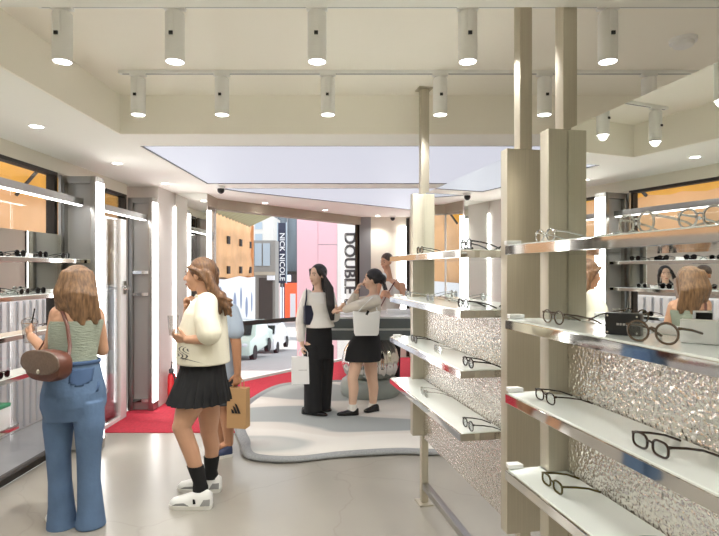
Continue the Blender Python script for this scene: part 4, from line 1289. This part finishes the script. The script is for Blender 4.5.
def carrier(parent, w_, d_, h_, m, handle_m, hh=.09, sag=0):
    MB().loft([[Vector((x, y, z)) for x, y in ((-w_ / 2 * k, -d_ / 2 * k2), (w_ / 2 * k, -d_ / 2 * k2), (w_ / 2 * k, d_ / 2 * k2), (-w_ / 2 * k, d_ / 2 * k2))] for z, k, k2 in ((0, .98, 1), (h_ * .5, 1, .9), (h_, 1, .8))]).build('body', m, parent, smooth=False, bevel=.002)
    for y in (-d_ * .3, d_ * .3):
        MB().tube([(-w_ * .22, y, h_ - .02), (-w_ * .2, y, h_ + hh * .5), (-w_ * .05, y * .4, h_ + hh), (w_ * .05, y * .4, h_ + hh), (w_ * .2, y, h_ + hh * .5), (w_ * .22, y, h_ - .02)], .004).build('handle', handle_m, parent)
carrier(kb, .175, .10, .34, KRAFT, KRAFT)
for i in range(3):      # three slanted bars rising to the right
    x0 = -.035 + .028 * i
    hgt = .025 + .025 * i
    MB().loft([[Vector((x0, y, .13)), Vector((x0 + .022, y, .13)), Vector((x0 + .022 - hgt * .45, y, .13 + hgt)), Vector((x0 - hgt * .45, y, .13 + hgt + .012))] for y in (-.0525, -.0505)]).build('printed_mark', BLACK, kb, smooth=False)

# ---------------- woman with long black hair, white jacket, wide black trousers
root = Vector((-.475, 6.00, .033)); p = L_(root + Vector((0, 0, 0))); cb = p
t = thing('person', 'woman with long black hair in a white jacket and wide black trousers', 'person', root)
YW = R(-55)
hc = p(317.5, 275, .0)
mb = MB()
mb.loft([ring(cb(318, 350), .125, .10, YW), ring(cb(318, 337), .13, .095, YW), ring(cb(319, 318), .12, .09, YW), ring(cb(320, 303), .14, .10, YW), ring(cb(319, 294), .13, .075, YW), ring(cb(318.5, 290.5), .07, .05, YW)])
mb.cap(cb(318.5, 294), cb(317.5, 282), .046, .044)
M4 = head(mb, hc, R(228), R(-4), 1.0)
rS, rE, rW = p(307.5, 294.5, -.04), p(300.5, 322, -.05), p(302, 344, -.09)
lS, lE, lW = p(329.5, 294.5, .05), p(335, 317, .02), p(337, 311, -.10)
limb(mb, rS, rE, rW, [.05, .038, .026]); limb(mb, lS, lE, lW, [.05, .038, .026])
hand(mb, rW, Vector((0, -.05, -1)), Vector((1, .2, 0)), Vector((0, -1, 0)), .85)
hand(mb, lW, Vector((.6, -.6, .4)), Vector((0, .3, 1)), Vector((-1, 0, .4)), .3)
for h_, k_, a_ in ((p(312, 345, -.05), p(312, 380, -.05), p(312, 409, -.05)), (p(325, 345, .06), p(325, 380, .08), p(325, 406, .10))): limb(mb, h_, k_, a_, [.08, .055, .04])
mb.blob('body', SKIN_P, t, .0065, 3)
face(M4, t, HAIR_BLACK)
mb = MB(); mb.loft([ring(cb(319, 358), .14, .12, YW), ring(cb(319, 342), .158, .125, YW), ring(cb(319, 328), .15, .115, YW), ring(cb(319, 318), .128, .10, YW)])
for ch in ([(312.5, 345, -.05), (313, 365, -.05), (313, 390, -.06), (313, 411.5, -.06)], [(325, 345, .06), (324.5, 365, .07), (323, 390, .09), (322, 409, .10)]):
    mb.loft([ring(p(*c_), r, r, YW) for c_, r in zip(ch, (.10, .105, .10, .10))])
mb.blob('wide_trousers', BLKC, t, .009, 4)
mb = MB(); mb.loft([ring(cb(320, 327), .175, .15, YW), ring(cb(320, 318), .135, .11, YW), ring(cb(320, 313), .128, .10, YW), ring(cb(320, 303), .155, .118, YW), ring(cb(319, 294.5), .150, .092, YW), ring(cb(318.5, 292), .11, .08, YW)])
mb.blob('blouse', OFFW, t, .008, 3)
mb = MB(); mb.chain([rS, p(302.5, 312, -.05), rE, p(301, 338, -.08)], [.058, .062, .056, .05], 14); mb.chain([lS, lE, p(336.5, 312, -.06)], [.062, .056, .045], 14)
mb.loft([ring(p(310, 333, .0), .045, .10, YW), ring(p(310, 316, .0), .05, .095, YW), ring(p(312, 295, 0), .055, .085, YW)])
mb.loft([ring(p(329, 322, .05), .04, .09, YW), ring(p(328.5, 312, .05), .045, .09, YW), ring(p(327, 295, .04), .05, .08, YW)])
mb.blob('jacket', OFFW, t, .008, 3)
mb = MB(); mb.ell(M4 @ Vector((0, -.026, .03)), (.088, .098, .096), M4.to_3x3(), 20, 14)
for i in range(40):
    u = random.uniform(-1, 1)
    st = M4 @ Vector((u * .078, -.04 - .055 * (1 - abs(u)), .035))
    en = p(326 + u * 6 + random.uniform(-3, 3), 317 + random.uniform(-7, 6), .10 - .1 * abs(u) + .02 * random.random())
    mb.chain([st, p(323 + u * 5, 290, .09 - .12 * (u > .3) ), en], [.022, .024, .012], 8)
for k in range(10):
    st = M4 @ Vector((-.076, -.02 + .004 * k, .05)); mb.chain([st, p(326.5 + .6 * k, 288, -.08), p(328 + .6 * k, 306, -.11), p(331 + .5 * k * .6, 320, -.10)], [.016, .020, .018, .009], 8)
for k in range(8):
    st = M4 @ Vector((.07, -.02 + .009 * k, .06)); mb.chain([st, M4 @ Vector((.086, -.01 + .004 * k, -.03)), M4 @ Vector((.080, -.02, -.13)), p(309.5 + .5 * k, 304, -.06 - .004 * k)], [.016, .018, .017, .01], 8)
mb.blob('hair', HAIR_BLACK, t, .007, 2)
for a, b in ((p(302.5, 415, -.03), p(327, 416, -.14)), (p(317, 409, .13), p(331, 409, .05))):
    o, h0, d, x = shoe('loafer', t, a, b, SHOEB, SHOEB, .046, .078)
# her bags
c = root + p(309, 315, -.10)
nb = thing('navy_shoulder_bag', 'slim navy shoulder bag on the woman with long black hair', 'bag', c, R(25))
MB().loft([[Vector((x * k, y, z)) for x, z in ((-.045, -.105), (.045, -.105), (.055, -.09), (.06, .09), (.05, .105), (-.05, .105), (-.06, .09), (-.055, -.09))] for y, k in ((-.025, .9), (-.018, 1), (.018, 1), (.025, .9))]).build('body', NAVYL, nb)
MB().tube([(-.045, 0, .10), (-.035, -.01, .17), (-.02, .02, .265), (0, .09, .285), (.03, .12, .18), (.05, .05, .10)], .009, 8, .4).build('strap', NAVYL, nb)
for (px_, py_, dy, w_, h_, rz, lab) in ((303, 383.5, -.12, .25, .295, R(6), 'front white paper carrier bag held by the woman with long black hair'), (310.5, 377, .03, .18, .30, R(14), 'second white paper carrier bag behind the front one in her hand')):
    c = root + p(px_, py_, dy)
    wb = thing('carrier_bag', lab, 'bag', c, rz, 'white paper carrier bags')
    carrier(wb, w_, .08, h_, PAPER, PAPER, .10)
    if dy < 0:
        for i in range(7): MB().bx(-.045 + i * .013, -.037 + i * .013, -.0385, -.0365, .148, .157).build('printed_letter', GREYPAINT, wb, smooth=False)

# ---------------- woman with a white tote bag, reaching
root = Vector((0.02, 6.02, .033)); p = L_(root); cb = p
t = thing('person', 'woman in a beige jumper and short black skirt holding a hand to her face', 'person', root)
YW = R(172)
hc = p(372.5, 279.5, .0)
mb = MB()
mb.loft([ring(cb(365, 352), .15, .13, YW), ring(cb(366, 338), .165, .13, YW), ring(cb(367, 322), .125, .10, YW), ring(cb(369, 308), .15, .11, YW), ring(cb(372, 298), .155, .09, YW), ring(cb(373.5, 294), .06, .05, YW)])
mb.cap(cb(373.5, 297), cb(373, 286), .048, .046)
M5 = head(mb, hc, R(178), R(-6), .98)
nS, nE, nW = p(375, 301, -.16), p(359, 305.5, -.22), p(343, 309.5, -.16)
fS, fE, fW = p(371, 301, .15), p(352, 303, .14), p(356.5, 291.5, .05)
limb(mb, nS, nE, nW, [.052, .04, .027]); limb(mb, fS, fE, fW, [.052, .04, .027])
hand(mb, nW, Vector((-1, .1, -.05)), Vector((0, .6, -.6)), Vector((0, -.3, 1)), .4)
hand(mb, fW, Vector((.35, -.1, .9)), Vector((.8, -.2, .1)), Vector((0, -1, .2)), .7)
nH, nK, nA = p(360, 350, -.08), p(352.5, 378, -.1), p(352.5, 407, -.1)
fH, fK, fA = p(369, 352, .09), p(372, 378, .1), p(373, 406, .1)
mb.chain([nH, nK, nK.lerp(nA, .35) + Vector((.012, 0, 0)), nA], [.078, .060, .058, .038], 14); mb.chain([fH, fK, fK.lerp(fA, .35) + Vector((.012, 0, 0)), fA], [.092, .064, .060, .038], 14)
mb.blob('body', SKIN_P, t, .0065, 3)
face(M5, t, HAIR_BLACK)
mb = MB(); mb.loft([ring(cb(366.5, 333), .165, .14, YW), ring(cb(367, 322), .155, .135, YW), ring(cb(369, 309), .17, .135, YW), ring(cb(372, 299), .165, .10, YW), ring(cb(373.5, 295), .08, .065, YW)])
mb.chain([nS, nE, p(346, 309, -.17)], [.07, .062, .045], 14); mb.chain([fS, fE, p(355.5, 295, .07)], [.07, .06, .042], 14)
mb.blob('jumper', BEIGEK, t, .008, 3)
mb = MB(); mb.loft([ring(cb(363, 359.5), .205, .20, YW, 32, 2.8), ring(cb(364, 348), .20, .19, YW, 32, 2.8), ring(cb(366.5, 336), .17, .145, YW, 32, 2.4), ring(cb(367, 330), .15, .125, YW, 32)])
mb.build('short_skirt', BLKC, t, auto=70)
mb = MB(); mb.ell(M5 @ Vector((0, -.026, .034)), (.086, .098, .092), M5.to_3x3(), 20, 14)
mb.ell(M5 @ Vector((0, -.11, -.01)), (.05, .05, .06), M5.to_3x3())
for i in range(14):
    u = random.uniform(-1, 1); st = M5 @ Vector((u * .05, -.11, -.02)); mb.chain([st, st + Vector((.02, u * .02, -.05)), st + Vector((.01 + .02 * random.random(), u * .03, -.09))], [.016, .014, .007], 8)
for s in (-1, 1):
    for k in range(5):
        st = M5 @ Vector((s * .07, .05 - .015 * k, .05)); mb.chain([st, M5 @ Vector((s * .082, -.03, .01 - .012 * k)), M5 @ Vector((s * .04, -.1, -.01))], [.014, .016, .016], 8)
hr = mb.blob('hair', HAIR_BLACK, t, .007, 2)
MB().ell(M5 @ Vector((.03, -.135, .02)), (.03, .03, .045), M5.to_3x3()).build('hair_claw', WHITEPAINT, hr)
for a, b, a_ in ((p(358.5, 417, -.1), p(337, 418, -.13), nA), (p(378, 414, .08), p(364.5, 416, -.02), fA)):
    shoe('loafer', t, a, b, SHOEB, SHOEB, .046, .075)
sock(OFFW, t, nK.lerp(nA, .35) + Vector((.012, 0, 0)), nA, .058, .038, .035, .005)
sock(OFFW, t, fK.lerp(fA, .35) + Vector((.012, 0, 0)), fA, .060, .038, .035, .005)
c = root + p(366.5, 323, -.26)
tb = thing('tote_bag', 'white slouchy tote bag on the shoulder of the woman in the beige jumper', 'bag', c, R(4))
MB().loft([[Vector((x * k, y, z)) for x, z in ((-.125, -.13), (.115, -.13), (.13, -.11), (.145, .10), (.14, .125), (.05, .112), (-.05, .112), (-.15, .128), (-.15, .10), (-.135, -.11))] for y, k in ((-.05, .9), (-.04, .98), (.035, .98), (.045, .9))]).build('body', SHOEW, tb, auto=50)
MB().tube([(-.10, -.02, .11), (-.03, 0, .19), (.06, .03, .27), (.095, .10, .278), (.11, .12, .2), (.12, .02, .11)], .009, 8, .5).build('handle', SHOEW, tb)
MB().bx(-.055, -.03, -.053, -.048, .08, .13, Matrix.Rotation(R(25), 4, 'Y')).build('loop', BLKC, tb)

# ---------------- staff member behind the counter
root = Vector((.40, 7.72, .009)); p = L_(root); cb = p
t = thing('person', 'person in a white sleeveless top with short hair standing behind the counter', 'person', root)
YW = R(228)
hc = p(386.5, 261.5, -.02)
mb = MB()
mb.loft([ring(cb(389, 335), .15, .11, YW), ring(cb(389, 320), .155, .115, YW), ring(cb(390, 305), .14, .105, YW), ring(cb(390.5, 293), .16, .11, YW), ring(cb(391, 283), .165, .09, YW), ring(cb(390, 279), .07, .055, YW)])
mb.cap(cb(389.5, 282), cb(387, 268), .055, .05)
M6 = head(mb, hc, R(222), R(-14), .98)
rS, rE, rW = p(378.5, 285, .08), p(374.5, 300, .05), p(381, 297, -.18)
lS, lE, lW = p(402, 286, -.08), p(405, 301, -.14), p(390, 297, -.30)
limb(mb, rS, rE, rW, [.052, .04, .028]); limb(mb, lS, lE, lW, [.055, .042, .028])
hand(mb, rW, Vector((.3, -.6, .5)), Vector((.8, .2, .2)), Vector((0, -.3, 1)), .6)
hand(mb, lW, Vector((-.8, -.2, .4)), Vector((0, .6, .5)), Vector((0, -.3, 1)), .6)
for h_, k_, a_ in ((p(384, 330, 0), p(384, 360, 0), p(384, 383, 0)), (p(394, 330, 0), p(394, 360, 0), p(394, 383, 0))): limb(mb, h_, k_, a_, [.085, .06, .04])
mb.blob('body', SKIN, t, .0065, 3)
face(M6, t, HAIR_SHORT)
mb = MB(); mb.loft([ring(cb(389, 325), .175, .135, YW), ring(cb(389.5, 308), .165, .13, YW), ring(cb(390.5, 293), .172, .13, YW), ring(cb(391, 284), .14, .105, YW), ring(cb(390.5, 281), .09, .075, YW)])
topw = mb.blob('sleeveless_top', OFFW, t, .008, 3)
mb = MB(); mb.loft([ring(cb(389, 340), .16, .12, YW), ring(cb(389, 322), .165, .125, YW)])
for x in (384, 394): mb.loft([ring(cb(x, 332), .10, .10, YW), ring(cb(x, 385), .08, .085, YW)])
mb.blob('trousers', BLKC, t, .009, 3)
mb = MB(); mb.ell(M6 @ Vector((0, -.022, .038)), (.082, .096, .086), M6.to_3x3(), 18, 12)
mb.blob('hair', HAIR_SHORT, t, .007, 2)
for x in (384, 394): shoe('shoe', t, p(x + 1, 390, .05), p(x - 3, 390, -.2), SHOEB, SHOEB, .046, .08)
MB().tube([p(397, 279.5, .0), p(394, 283, -.14), p(388, 293, -.165), p(381, 306, -.12), p(377, 314, -.02)], .011, 8, .4).build('cross_body_strap', mat('dark_red_strap', hexc(96, 40, 40), .6), topw)
c = root + p(385, 288, -.36)
ph = thing('phone', 'dark phone held up by the staff member', 'phone', c, R(40))
MB().bx(-.036, .036, -.005, .005, -.03, .075, Matrix.Rotation(R(-25), 4, 'X')).build('case', BLACK, ph, bevel=.003)
MB().bx(-.032, .032, .0052, .006, -.026, .071, Matrix.Rotation(R(-25), 4, 'X')).build('screen', CARGL, ph)
